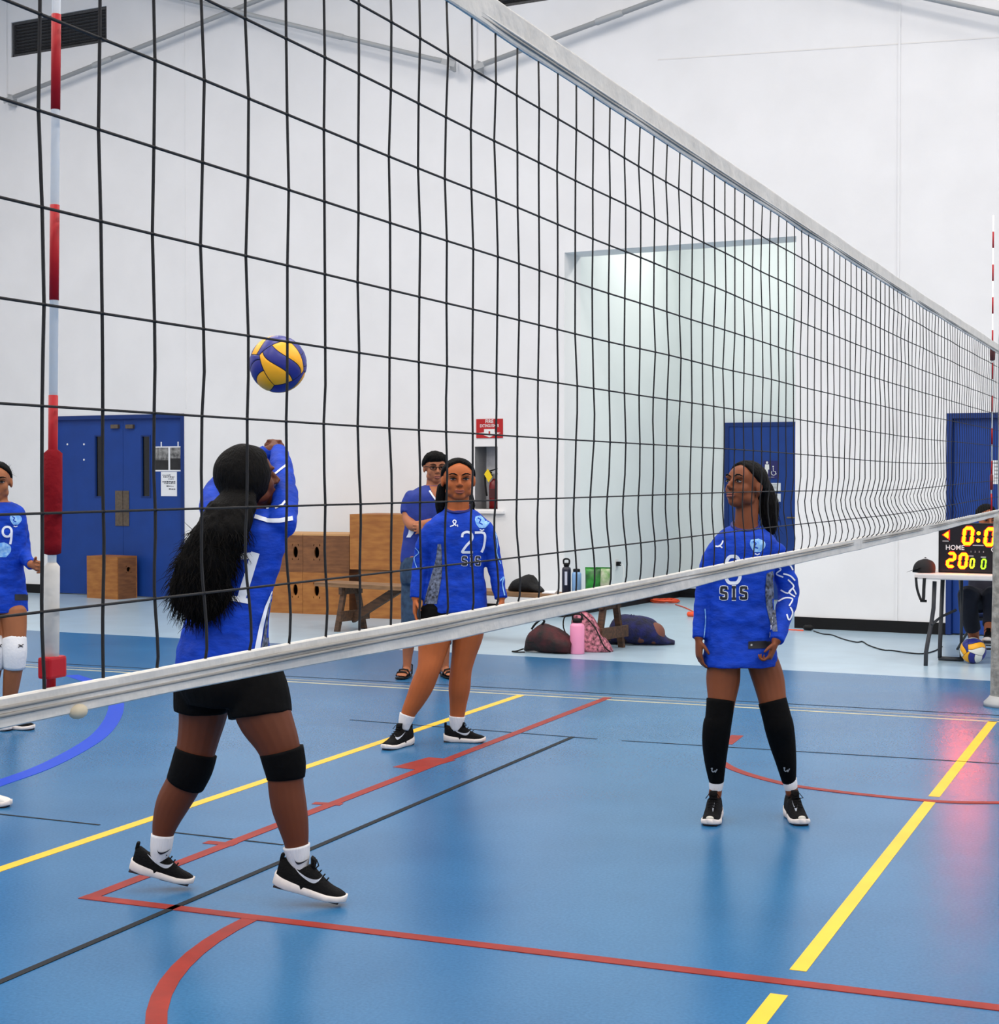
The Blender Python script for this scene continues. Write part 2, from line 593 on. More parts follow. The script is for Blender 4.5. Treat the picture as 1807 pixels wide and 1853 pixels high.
def door_leaf(parent, lo, hi, d, vis=None):
    mb = MB()
    s0, s1, z0, z1 = lo[0], hi[0], lo[1], hi[1]
    if vis:
        a, b_, c, e = vis
        for x0, x1, y0, y1 in ((s0, a, z0, z1), (b_, s1, z0, z1), (a, b_, z0, c), (a, b_, e, z1)):
            mb.box((x0, d, y0), (x1, d + .045, y1))
    else:
        mb.box((s0, d, z0), (s1, d + .045, z1), .004)
    lf = mb.build('leaf', M_DOOR, parent)
    if vis:
        MB().box((a, d + .015, c), (b_, d + .03, e)).build('pane', M_DARKGLASS, lf)
        t = .018
        fr = MB()
        for x0, x1, y0, y1 in ((a - t, a, c - t, e + t), (b_, b_ + t, c - t, e + t), (a, b_, c - t, c), (a, b_, e, e + t)):
            fr.box((x0, d - .006, y0), (x1, d + .004, y1))
        fr.build('pane_frame', M_DOORD, lf)
    return lf


def frame_of(h, wd=.05, fd=-.01, back=.12):
    mb = MB()
    a, b_, c, d = h
    mb.box((a, fd, 0), (a + wd, back, d)).box((b_ - wd, fd, 0), (b_, back, d)).box((a + wd, fd, d - wd), (b_ - wd, back, d))
    return mb


dr = wall_obj(frame_of(d1).build('door_1', M_DOORD))
dr['kind'] = 'structure'
mid = at_wall(219, 900)[0]
ztop = d1[3] - .05
v1a, v1b = at_wall(174, 790, .05), at_wall(187, 898, .05)
v2a, v2b = at_wall(258, 790, .05), at_wall(272, 898, .05)
l1 = door_leaf(dr, (d1[0] + .052, .008), (mid - .002, ztop), .04, (v1a[0], v1b[0], v1b[1], v1a[1]))
l2 = door_leaf(dr, (mid + .002, .008), (d1[1] - .052, ztop), .04, (v2a[0], v2b[0], v2b[1], v2a[1]))
p0, p1 = at_wall(208, 888, .03), at_wall(233, 952, .03)
mb = MB().box((p0[0], .03, p1[1]), (mid - .004, .042, p0[1]), .003)
mb.build('lock_plate', M_STEEL, l1)
mb = MB().box((mid + .004, .03, p1[1]), (p1[0], .042, p0[1]), .003)
mb.tube([((mid + .04), .03, p1[1] + .2), (mid + .04, -.01, p1[1] + .2), (mid + .12, -.015, p1[1] + .2)], .011)
mb.build('lock_plate', M_STEEL, l2)
for px in (209, 236):
    s, z = at_wall(px, 772, .03)
    MB().box((s - .06, .0, z - .025), (s + .06, .045, z + .025), .006).build('door_closer', M_STEEL, l1 if px < 219 else l2)
for px, py in ((121, 804), (151, 804), (151, 832)):
    s, z = at_wall(px, py, .03)
    MB().lathe([(.0, 0), (.013, 0), (.013, .004), (0, .006)], 10).build('tape_dot', M_PAPER, l1).matrix_local = Matrix.Translation((s, .04, z)) @ Matrix.Rotation(math.pi / 2, 4, 'X')


def paper(name, lab, cat, a, b_, d, m=M_PAPER, th=.003):
    (s0, z1), (s1, z0) = a, b_
    o = MB().box((0, 0, 0), (s1 - s0, th, z1 - z0)).build(name, m)
    o.location = wall_pt(s0, d, z0)
    o.rotation_euler = (0, 0, -WPHI)
    return tag(o, lab, cat)


def on_paper(o, rects, m, name, th=.0015):
    mb = MB()
    for x0, x1, y0, y1 in rects:
        mb.box((x0, -th, y0), (x1, th, y1))
    return mb.build(name, m, o)


M_PHOTO = mat('grey_photo', (150, 150, 150), 0.7, rgb2=(70, 70, 72), vscale=18)
M_PHOTOD = mat('dark_photo', (34, 34, 36), 0.7, var=.3, vscale=14)
A, B = at_wall(278, 808, .036), at_wall(333.5, 853, .036)
o = paper('photo_sheet', 'white sheet with two grey photographs taped to the blue double door', 'poster', A, B, .0365)
Wd, Hd = B[0] - A[0], A[1] - B[1]
on_paper(o, [(.02, Wd * .48, Hd * .45, Hd * .95), (Wd * .54, Wd - .02, Hd * .52, Hd * .95)], M_PHOTO, 'photo')
on_paper(o, [(.02, Wd * .48, Hd * .06, Hd * .45), (Wd * .54, Wd - .02, Hd * .06, Hd * .52)], M_PHOTOD, 'photo', .0016)
for fx in (.25, .8):
    MB().box((Wd * fx - .008, -.002, Hd - .01), (Wd * fx + .008, .003, Hd + .055)).build('tape', M_PAPER, o)
A, B = at_wall(291, 854, .036), at_wall(320, 898, .036)
o = paper('handwritten_notice', 'small white handwritten notice below the photo sheet on the blue door', 'notice', A, B, .0365)
Wd, Hd = B[0] - A[0], A[1] - B[1]
rr = random.Random(3)
rects = []
for ln, (y, x0, x1) in enumerate(((.88, .1, .6), (.80, .15, .85), (.72, .45, .8), (.60, .1, .9), (.54, .2, .9), (.42, .35, .8), (.30, .5, .9))):
    x = x0
    while x < x1:
        ww = rr.uniform(.05, .14)
        rects.append((Wd * x, Wd * min(x + ww, x1), Hd * y - .006 - rr.uniform(0, .004), Hd * y + rr.uniform(0, .006)))
        x += ww + .03
for rc_ in rects:
    on_paper(o, [rc_], M_INK, 'handwriting')
# door 2: restroom door in the alcove
fr = MB()
fr.box((md[0] - .06, AD - .03, 0), (md[0], AD, md[3] + .02)).box((md[1], AD - .03, 0), (md[1] + .06, AD, md[3] + .02)).box((md[0], AD - .03, md[3] - .03), (md[1], AD, md[3] + .02))
dr2 = wall_obj(fr.build('door_2', M_DOORD))
dr2['kind'] = 'structure'
lf = MB().box((md[0], AD - .022, .01), (md[1], AD - .001, md[3] - .03), .004).build('leaf', M_DOOR, dr2)
MB().tube([(md[1] - .07, AD - .02, 1.0), (md[1] - .07, AD - .06, 1.0), (md[1] - .17, AD - .065, 1.0)], .011).build('door_handle', M_STEEL, lf)
sa, sb = at_wall(1381, 834, AD - .03), at_wall(1408, 866, AD - .03)
o = paper('restroom_sign', 'dark blue restroom sign with person and wheelchair symbols on the alcove door', 'sign', sa, sb, AD - .03, mat('sign_navy', (24, 22, 96), .4), .006)
Wd, Hd = sb[0] - sa[0], sa[1] - sb[1]
MS = M_WHITE
g = MB()
cx = Wd * .24
zf = lambda f: Hd * f
g.ell((cx, -.001, zf(.9)), V((.014, 0, 0)), V((0, .002, 0)), V((0, 0, .016)), 10, 6)
g.prism([(cx - .025, zf(.80)), (cx + .025, zf(.80)), (cx + .028, zf(.52)), (cx + .014, zf(.50)), (cx + .012, zf(.2)), (cx - .012, zf(.2)), (cx - .014, zf(.50)), (cx - .028, zf(.52))], V((0, 0, 0)), V((1, 0, 0)), V((0, 0, 1)), V((0, -1, 0)), .002)
g.build('person_symbol', MS, o)
g = MB()
cx = Wd * .68
g.tube([(cx + .028 * math.cos(a), -.001, zf(.32) + .028 * math.sin(a)) for a in [math.radians(x) for x in range(130, 400, 18)]], .004, 5)
g.tube([(cx - .006, -.001, zf(.62)), (cx - .004, -.001, zf(.42)), (cx + .022, -.001, zf(.40)), (cx + .034, -.001, zf(.24))], .004, 5)
g.ell((cx - .006, -.001, zf(.68)), V((.009, 0, 0)), V((0, .002, 0)), V((0, 0, .009)), 8, 5)
g.build('wheelchair_symbol', MS, o)
g = MB()
for k in range(5):
    g.box((Wd * .3 + k * Wd * .09, -.0015, zf(.06)), (Wd * .36 + k * Wd * .09, .001, zf(.1)))
g.build('braille', M_GREY, o)
for k, (ya, yb_, nm, lb) in enumerate(((874, 889, 'notice_sheet', 'upper white notice sheet under the restroom sign'), (893, 908, 'notice_sheet', 'lower white notice sheet under the restroom sign'))):
    sa, sb = at_wall(1387, ya, AD - .03), at_wall(1412, yb_, AD - .03)
    o = paper(nm, lb, 'notice', sa, sb, AD - .03)
    Wd, Hd = sb[0] - sa[0], sa[1] - sb[1]
    on_paper(o, [(Wd * .15, Wd * .8, Hd * f, Hd * f + .008) for f in (.25, .42, .6, .76)], M_GREY, 'print')
# door 3: blue door on the right
dr3 = wall_obj(frame_of(d3).build('door_3', M_DOORD))
dr3['kind'] = 'structure'
lf = door_leaf(dr3, (d3[0] + .052, .008), (d3[1] - .052, d3[3] - .05), .04)
MB().box((d3[1] - .2, .03, .95), (d3[1] - .1, .042, 1.2), .003).build('lock_plate', M_STEEL, lf)
sa, sb = at_wall(1793, 833, .036), at_wall(1830, 876, .036)
o = paper('door_notice', 'white notice sheet on the blue door at the right edge', 'notice', sa, sb, .0365)
on_paper(o, [(.03, .16, .05 + k * .035, .065 + k * .035) for k in range(5)], M_GREY, 'print')
# fire extinguisher niche
ni = MB()
ND = .26
a, b_, c, d = nc
ni.box((a, ND, c), (b_, ND + .02, d)).box((a - .02, 0.001, c - .001), (a, ND, d)).box((b_, 0.001, c), (b_ + .02, ND, d)).box((a, .001, d), (b_, ND, d + .02)).box((a, .001, c - .02), (b_, ND, c))
cabinet = wall_obj(ni.build('trim_5', mat('niche_grey', (206, 207, 212), .6, var=.1, vscale=12)))
cabinet['kind'] = 'structure'
o = wall_obj(MB().box((nc[0] + .02, -.05, nc[2] - .05), (nc[1] + .09, .01, nc[2] - .02), .004).build('trim_6', M_WALL))
o['kind'] = 'structure'
sx, sz = at_wall(894, 915, .12)
sz = nc[2]
ex = thing('fire_extinguisher', 'dark red fire extinguisher with yellow tag standing in the wall niche', 'extinguisher', wall_pt(sx, .13, sz))
MB().lathe([(0, 0), (.058, 0), (.062, .01), (.062, .25), (.055, .29), (.03, .315), (.022, .33), (0, .33)], 20).build('cylinder', mat('extinguisher_red', (110, 10, 16), .3), ex, True)
MB().lathe([(0, .33), (.02, .33), (.022, .38), (.03, .385), (.03, .40), (0, .41)], 12).build('valve', M_GREY, ex, True)
MB().obox(V((-.02, 0, .425)), V((.07, 0, .02)), V((0, .012, 0)), V((0, 0, .006))).obox(V((-.02, 0, .395)), V((.06, 0, -.012)), V((0, .012, 0)), V((0, 0, .006))).build('lever', M_BLACK, ex)
MB().tube(catmull([V((-.02, -.02, .36)), V((-.07, -.03, .42)), V((-.10, -.03, .36)), V((-.095, -.03, .24)), V((-.085, -.02, .14))], 5), .010, 8).build('hose', M_BLACK, ex, True)
MB().obox(V((-.055, -.05, .365)), V((.022, 0, .03)), V((0, .004, 0)), V((-.026, 0, .045))).build('tag', mat('tag_yellow', (238, 206, 20), .5), ex)
MB().box((-.04, -.066, .12), (.04, -.058, .22)).build('label_plate', mat('label_dark', (70, 16, 20), .5), ex)


def text_mesh(txt, size, bold=False):
    cu = bpy.data.curves.new('t', 'FONT')
    cu.body = txt
    cu.size = size
    cu.align_x = 'CENTER'
    cu.align_y = 'CENTER'
    cu.resolution_u = 3
    cu.offset = size * (.012 if bold else 0)
    o_ = bpy.data.objects.new('t', cu)
    COL.objects.link(o_)
    dg = bpy.context.evaluated_depsgraph_get()
    me = bpy.data.meshes.new_from_object(o_.evaluated_get(dg))
    bpy.data.objects.remove(o_)
    vs = [v.co.copy() for v in me.vertices]
    fs = [tuple(p.vertices) for p in me.polygons]
    return vs, fs


def put_text(name, txt, size, origin, U, W, m, parent, bold=True, sx=1.0, N=None, h=0.0015):
    vs, fs = text_mesh(txt, size, bold)
    N = N or U.cross(W)
    mb = MB()
    mb.add([V(origin) + U * (p.x * sx) + W * p.y + N * h for p in vs], fs)
    return mb.build(name, m, parent)


sa, sb = at_wall(862, 758.5), at_wall(910, 792.5)
o = paper('fire_extinguisher_sign', 'red and white sign reading FIRE EXTINGUISHER with down arrow above the niche', 'sign', sa, sb, -.008, M_RED, .006)
Wd, Hd = sb[0] - sa[0], sa[1] - sb[1]
X_, Z_ = V((1, 0, 0)), V((0, 0, 1))
put_text('lettering', 'FIRE', Hd * .27, (Wd * .5, 0, Hd * .86), X_, Z_, M_WHITE, o, sx=1.0)
put_text('lettering', 'EXTINGUISHER', Hd * .23, (Wd * .5, 0, Hd * .64), X_, Z_, M_WHITE, o, sx=.72)
MB().prism([(Wd * f, Hd * g_) for f, g_ in ((.3, .47), (.7, .47), (.7, .30), (.92, .27), (.5, .04), (.08, .27), (.3, .30))], V((0, 0, 0)), X_, Z_, V((0, -1, 0)), .0012).build('arrow', M_WHITE, o)
MB().box((Wd * .47, -.002, Hd * .18), (Wd * .53, .001, Hd * .36), 0).build('extinguisher_symbol', M_RED, o)


# wall braces
def brace(lab, a, b_, d=-.14):
    (s0, z0), (s1, z1) = a, b_
    A_, B_ = V((s0, d, z0)), V((s1, d, z1))
    dv = (B_ - A_)
    u = dv.normalized()
    base_ = wall_pt(s0, d, z0)
    r = thing('wall_brace', lab, 'brace', base_, -WPHI, None)
    loc = lambda p: p - A_
    MB().tube([loc(A_ + u * .10), loc(B_)], .028, 10).build('bar', M_GREY, r, True)
    up = V((0, 0, 1))
    nrm = u.cross(V((0, 1, 0))).normalized()
    MB().obox(loc(A_ + u * .06), u * .14, V((0, .008, 0)), nrm * .03).obox(loc(A_ + u * .0 + V((0, .07, 0))), V((.012, 0, 0)), V((0, .07, 0)), V((0, 0, .07))).build('end_bracket', M_GREY, r)
    m_ = A_ + u * min(dv.length * .45, 1.6)
    MB().tube([loc(m_ - u * .16), loc(m_ - u * .14), loc(m_ + u * .14), loc(m_ + u * .16)], [.028, .036, .036, .028], 10).build('turnbuckle', M_GREY, r, True)
    return r


E_ = lambda px, py: at_wall(px, py, -.14)


def ext(a, b_, z1):      # extend segment a->b up to height z1
    t = (z1 - a[1]) / (b_[1] - a[1])
    return (a[0] + (b_[0] - a[0]) * t, z1)


brace('grey steel brace rising right from the upper left corner of the back wall', E_(15, 180), ext(E_(15, 180), E_(480, -5), 8.2))
brace('grey steel brace falling right to the wall column behind the net top', E_(817, 116), ext(E_(817, 116), E_(400, 15), 8.2), -.20)
brace('grey steel brace rising right beside the dark high window', E_(862, 121), ext(E_(862, 121), E_(1200, -5), 8.2))
brace('grey steel brace at the upper right corner of the photo', E_(1880, 43), ext(E_(1880, 43), E_(1660, -5), 8.2), -.20)
# ================================================================== the net
NX, ZB, ZT = -1.0862, 1.300, 2.292
NY0, NY1 = 0.9, 10.66
M_CORD = mat('net_cord', (18, 18, 22), 0.8)
M_TAPE = mat('net_tape', (200, 198, 194), 0.7, var=.06, vscale=9, bump=.25, bscale=26)
M_SEAM = mat('tape_seam', (140, 138, 134), 0.8)
net = thing('volleyball_net', 'black cord volleyball net with white top and bottom tapes crossing the hall', 'net', (NX, NY0, 0))


def bulge(y):
    return max(0.0, math.exp(-((y - 7.0) / 1.9) ** 2)) + .12 * math.exp(-((y - 3.0) / 1.0) ** 2)


def net_disp(y, k):        # k: height in squares above the lower tape (0..10)
    b = bulge(y)
    zz = ZB + .0985 * k
    sag = -.018 * math.exp(-((k - 1.5) / 1.6) ** 2) - .02 * b * math.exp(-((k - 2.5) / 2.2) ** 2) * (1 if k > 0 else 0)
    zz += sag if 0 < k < 10 else 0
    x = .020 * b * math.sin(math.pi * min(max(k, 0), 2.2) / 1.1) * (1 if k < 2.2 else 0) * 1.0
    x += .006 * noise.noise(V((y * 2.1, k * .6, 3.0))) * (1 if 0 < k < 10 else 0)
    yy = .0065 * noise.noise(V((y * 7.7, k * .9, 9.0))) * (1 if 0 < k < 10 else 0)
    yy += .016 * b * math.sin(math.pi * min(max(k, 0), 2.2) / 1.1 + .3) * (1 if 0 < k < 2.2 else 0)
    zz -= (.009 + .009 * math.sin(math.pi * (y - NY0) / (NY1 - NY0))) * max(0, 1 - k / 3)
    ztop = .012 * math.sin(math.pi * (y - NY0) / (NY1 - NY0)) * (k / 10)
    return x, yy, zz - ztop


def net_pt(y, k):
    dx, dy, z = net_disp(y, k)
    return V((dx, y - NY0 + dy, z))


y = 1.373 - .4
ys = []
while y < NY1:
    ys.append(y)
    y += .0998
for y in ys:
    ks = [0, .28, .56, .84, 1.12, 1.4, 1.7, 2.0, 2.4, 3, 3.5, 4, 5, 6, 7, 8, 9, 10]
    MB().tube([net_pt(y, k) for k in ks], .0019, 4).build('vertical_string', M_CORD, net, True)
for k in range(1, 10):
    pts = []
    y = NY0
    while y <= NY1:
        pts.append(net_pt(y, k))
        y += .10 if y < 5 else .16
    MB().tube(pts, .0019, 4).build('horizontal_string', M_CORD, net, True)
kn = MB()
for y in ys:
    for k in range(1, 10):
        p = net_pt(y, k)
        r_ = .0038
        kn.add([p + V(q) * r_ for q in ((1, 0, 0), (-1, 0, 0), (0, 1, 0), (0, -1, 0), (0, 0, 1), (0, 0, -1))],
               [(0, 2, 4), (2, 1, 4), (1, 3, 4), (3, 0, 4), (2, 0, 5), (1, 2, 5), (3, 1, 5), (0, 3, 5)])
kn.build('knots', M_CORD, net, kind='stuff')


def tape(name, zlo, zhi, k, th, seed):   # folded canvas band along the net
    rings = []
    y = NY0
    h = (zhi - zlo) / 2
    while y <= NY1 + .001:
        c = net_pt(y, k)
        kf = 1.0 if k else .74 + .26 * min(max((y - 1.6) / .8, 0), 1)      # the lower tape is folded tighter near its end
        h = (zhi - zlo) / 2 * kf
        zc = c.z + zhi - h + .003 * noise.noise(V((y * 1.3, seed, 0)))
        wob = .005 * noise.noise(V((y * 2.3, seed, 5)))
        rings.append((V((c.x + wob, c.y, zc)), th * (1 + .5 * noise.noise(V((y * 5, seed, 2)))), h * (1 + .08 * noise.noise(V((y * 3.1, seed, 8))))))
        y += .06
    vs, fs = [], []
    n = 10
    prof = [(-1, -.9), (-.6, -1), (.6, -1), (1, -.9), (1, -.3), (1, .9), (.6, 1), (-.6, 1), (-1, .9), (-1, .3)]
    for c, t_, h_ in rings:
        vs += [c + V((u * t_, 0, v * h_)) for u, v in prof]
    for i in range(len(rings) - 1):
        for k in range(n):
            fs.append((i * n + k, i * n + (k + 1) % n, (i + 1) * n + (k + 1) % n, (i + 1) * n + k))
    fs += [tuple(range(n - 1, -1, -1)), tuple(len(rings) * n - n + k for k in range(n))]
    return MB().add(vs, fs).build(name, M_TAPE, net, False)


tape('top_tape', -.014, .043, 10, .0035, 1)
tape('bottom_tape', -.036, .006, 0, .0045, 4)
for nm, dz, dx in (('seam', -.004, .0042), ('seam', .003, .0042)):
    pts = []
    y = NY0
    while y <= NY1:
        c = net_pt(y, 10)
        pts.append(V((c.x + dx, c.y, c.z + dz)))
        y += .12
    MB().tube(pts, .0022, 5).build('hem_rope', M_TAPE if dz > 0 else M_SEAM, net, True)
for dz in (-.006, -.013):
    pts = []
    y = NY0
    while y <= NY1:
        c = net_pt(y, 0)
        pts.append(V((c.x + .0050, c.y, c.z + dz + .002 * noise.noise(V((y * 2, dz * 90, 0))))))
        y += .12
    MB().tube(pts, .0024, 5).build('hem_rope', M_SEAM, net, True)
p = net_pt(1.42, 0)
MB().ell(p + V((.006, 0, -.024)), V((.008, 0, 0)), V((0, .014, 0)), V((0, 0, .008)), 10, 6).build('tape_knot', mat('dirty_cord', (190, 180, 158), .9), net, True)

# antennas --------------------------------------------------------
M_AR, M_AW = mat('antenna_red', (170, 12, 28), .5, spec=.3), mat('antenna_white', (246, 246, 246), .5)


def antenna(name, lab, y, lean, dx):
    r = thing(name, lab, 'antenna', (NX + dx, y, ZB - .018))
    zt = 1.818
    L = lambda z: V((lean[0] * z, lean[1] * z, z))
    MB().tube([L(0), L(zt)], .0046, 10).build('rod', M_AW, r, True)
    for k in range(0, 18, 2):
        z0 = .018 + .1 * k if k else 0.0
        MB().tube([L(z0), L(.018 + .1 * (k + 1))], .0050, 10).build('red_band', M_AR, r, True)
    return r, L


an, L = antenna('antenna', 'red and white striped net antenna with padded red sleeve at the left', 1.398, (.0, .022), -.012)
MB().rings([(L(z), V((rx, 0, 0)), V((0, rx, 0))) for z, rx in ((.150, .004), (.152, .0095), (.165, .0100), (.21, .0103), (.257, .0100), (.262, .004))], 14).build('sleeve', mat('sleeve_red', (124, 14, 26), .85, spec=.15, bump=.2, bscale=80), an, True, label='padded red sleeve')
MB().tube([L(.03), L(.032), L(.138), L(.142)], [.005, .0082, .0082, .005], 12).build('sleeve', M_TAPE, an, True, label='white sleeve')
# the antenna is held by a pocket at the lower tape
MB().box((-.006, -.0145, .021), (.010, .0145, .044), .003).build('clip', M_AR, an)
for k in (0,):
    pass
an2, L2 = antenna('antenna', 'red and white striped net antenna at the right edge by the net post', YS, (0, 0), -.012)
MB().rings([(L2(z), V((r, 0, 0)), V((0, r, 0))) for z, r in ((.93, .004), (.935, .014), (.98, .016), (1.01, .014), (1.02, .004))], 12).build('clip', mat('dark_red', (90, 16, 20), .5), an2, True)
MB().rings([(L2(z), V((r, 0, 0)), V((0, r, 0))) for z, r in ((.14, .004), (.145, .010), (.23, .010), (.24, .004))], 12).build('sleeve', mat('dark_red2', (128, 18, 26), .6), an2, True)
# net post with a grey pad
M_PAD = mat('post_pad', (128, 126, 120), .85, rgb2=(168, 165, 158), vscale=22, bump=.4, bscale=30)
pp = V((-1.09, 11.12, 0))
post = thing('net_post', 'net post wrapped in a mottled grey pad at the right edge', 'post', pp)
MB().lathe([(0, .0), (.045, 0), (.045, 2.42), (.04, 2.45), (0, 2.45)], 16).build('pole', M_GREY, post, True)
MB().lathe([(.046, .03), (.080, .03), (.084, .06), (.078, .5), (.070, 1.20), (.066, 1.26), (.046, 1.27)], 24).build('pad', M_PAD, post, True)
MB().lathe([(0, 0), (.125, 0), (.125, .025), (.10, .05), (.085, .07), (0, .07)], 24).build('base', M_GREY, post, True)
for z, yy in ((2.31, 10.66), (1.29, 10.66)):
    MB().tube([V((0, 10.66 - pp.y, z)), V((0, -.03, z + .01))], .004, 6).build('tension_rope', M_TAPE, post)

# ================================================================== volleyball in the air
M_BB, M_BY = mat('ball_blue', (30, 36, 130), .4), mat('ball_yellow', (252, 178, 20), .4)
M_BDK = mat('ball_seam', (16, 18, 40), .7)
M_BW = mat('ball_white', (226, 226, 220), .45)


def cube_dir(face, u, v):
    a = math.tan(u * math.pi / 4)
    b_ = math.tan(v * math.pi / 4)
    return {0: V((1, a, b_)), 1: V((-1, -a, b_)), 2: V((b_, 1, a)), 3: V((b_, -1, -a)), 4: V((a, b_, 1)), 5: V((-a, b_, -1))}[face].normalized()


def volleyball(name, lab, loc, rot, cols, R=.104, swirl=.42):
    r = thing(name, lab, 'ball', loc)
    Mx = rot.to_matrix()
    MB().ell((0, 0, 0), V((R - .0015, 0, 0)), V((0, R - .0015, 0)), V((0, 0, R - .0015)), 24, 14).build('bladder', M_BDK, r, True)
    n = 12
    for f in range(6):
        for st in range(3):
            mb = MB()
            vs, fs = [], []
            for i in range(n + 1):
                u = -1 + 2 * i / n
                c = swirl * math.sin(u * math.pi / 2)
                lo, hi = [(-1, -.34 + c), (-.34 + c, .34 + c), (.34 + c, 1)][st]
                m = 6
                for j in range(m + 1):
                    v = lo + (hi - lo) * j / m
                    e = .022
                    v = min(max(v, lo + e), hi - e)
                    uu = min(max(u, -1 + e), 1 - e)
                    d = Mx @ cube_dir(f, uu, v)
                    edge = i in (0, n) or j in (0, m)
                    vs.append(d * (R - (.0012 if edge else 0)))
            for i in range(n):
                for j in range(m):
                    a = i * (m + 1) + j
                    fs.append((a, a + 1, a + m + 2, a + m + 1))
            mb.add(vs, fs)
            mb.build('panel', cols[(f, st)] if (f, st) in cols else cols[st], r, True)
    return r


from mathutils import Euler, Quaternion
bpos = at_z(503, 659, 5.93)
_c = (CO - bpos).normalized()
_d = (CR * .78 - CU * .62)
_d = (_d - _c * _d.dot(_c)).normalized()
_e = _c.cross(_d)
_M = Matrix((_c, _d, _e)).transposed() @ Euler((-.45, -.18, .12)).to_matrix()
volleyball('volleyball', 'blue and yellow volleyball in mid air left of centre', bpos, _M.to_quaternion(), {0: M_BY, 1: M_BB, 2: M_BY, (2, 0): M_BB, (2, 1): M_BY, (2, 2): M_BB, (3, 0): M_BB, (3, 1): M_BY, (3, 2): M_BB, (4, 0): M_BB, (4, 2): M_BB, (5, 0): M_BB, (5, 2): M_BY})

# ================================================================== table with scoreboard
M_TTOP = mat('table_top', (212, 206, 204), .45, var=.03, vscale=14)
M_TLEG = mat('table_leg', (44, 46, 52), .45)
f1 = at_floor(1674, 1205, -.005)
TZ = .735
tc = at_z(1655, 1043, 13.05)
TX0 = tc.x
TY0 = tc.y - .04
tbl = thing('folding_table', 'folding table with pale top holding the scoreboard', 'table', (TX0, TY0, -.005), -.03)
MB().box((0, 0, TZ - .045), (1.83, .74, TZ), .012).build('table_top', M_TTOP, tbl)
lx = f1.x - TX0
TQ = lambda px, py, Y: at_Y(px, py, Y) - V((TX0, TY0, -.005))
MB().tube([TQ(1690, 1052, TY0 + .10), TQ(1688, 1100, TY0 + .10), TQ(1684, 1130, TY0 + .08), TQ(1679, 1156, TY0 + .04), TQ(1675, 1180, TY0 + .02), V((lx, .02, 0))], .017, 8).build('leg', M_TLEG, tbl, True)
YR = TY0 + .56
lr = at_floor(1697, 1195, -.005) - V((TX0, TY0, -.005))
lr2 = lr + V((.17, .0, 0))
MB().tube([lr + V((.02, 0, TZ - .05)), lr + V((.0, 0, .10)), lr + V((.0, 0, .02))], .017, 8).build('leg', M_TLEG, tbl, True)
MB().tube([lr2 + V((.0, 0, TZ - .05)), lr2 + V((.0, 0, .02))], .013, 8).build('leg', M_TLEG, tbl, True)
MB().tube([lr + V((-.01, 0, .018)), lr2 + V((.02, 0, .018))], .017, 8).build('foot_bar', M_TLEG, tbl, True)
MB().tube([V((lx + .04, .06, .33)), lr + V((.01, 0, .36)), lr + V((.13, 0, .42))], .011, 8).build('leg_brace', M_TLEG, tbl, True)
for k, yy in enumerate((.10, .64)):
    MB().tube([(1.83 - lx - .07, yy, TZ - .05), (1.83 - lx - .02, yy, .2), (1.83 - lx, yy, .0)], .015, 8).build('leg', M_TLEG, tbl, True)
MB().tube([(1.83 - lx - .03, .10, .30), (1.83 - lx - .03, .64, .30)], .012, 8).build('leg_brace', M_TLEG, tbl, True)
TT = TZ - .005          # world height of the table top
# scoreboard
bl_ = at_Y(1697, 1036, TY0 + .20)
SBW, SBH = .66, .398
sb = thing('scoreboard', 'black electronic scoreboard with glowing yellow digits on the table', 'scoreboard', (bl_.x, TY0 + .20, TT + .001), -.10)
MB().box((0, 0, 0), (SBW, .10, SBH), .006).build('housing', M_BLACK, sb)
M_FACE = mat('score_face', (20, 14, 16), .25)
MB().box((.012, -.004, .012), (SBW - .012, .004, SBH - .012)).build('face', M_FACE, sb)
M_LED = mat('led_amber', (40, 20, 0), .5, emit=(255, 90, 0), estr=55)
M_LEDHALO = mat('painted_led_halo', (60, 6, 4), .5, emit=(255, 24, 8), estr=3.0)  # painted halo: red emission standing in for light scattered around the LEDs
M_LEDG = mat('led_green', (10, 30, 0), .5, emit=(160, 255, 30), estr=2.2)
M_LEDY = mat('led_yellow', (40, 40, 0), .5, emit=(236, 255, 30), estr=3)
px2 = lambda px: (px - 1697) / 222.0       # photo px across the board -> metres
pz2 = lambda py: (1036 - py) / 222.0 - .004
SEG = {'0': 'abcdef', '2': 'abged'}


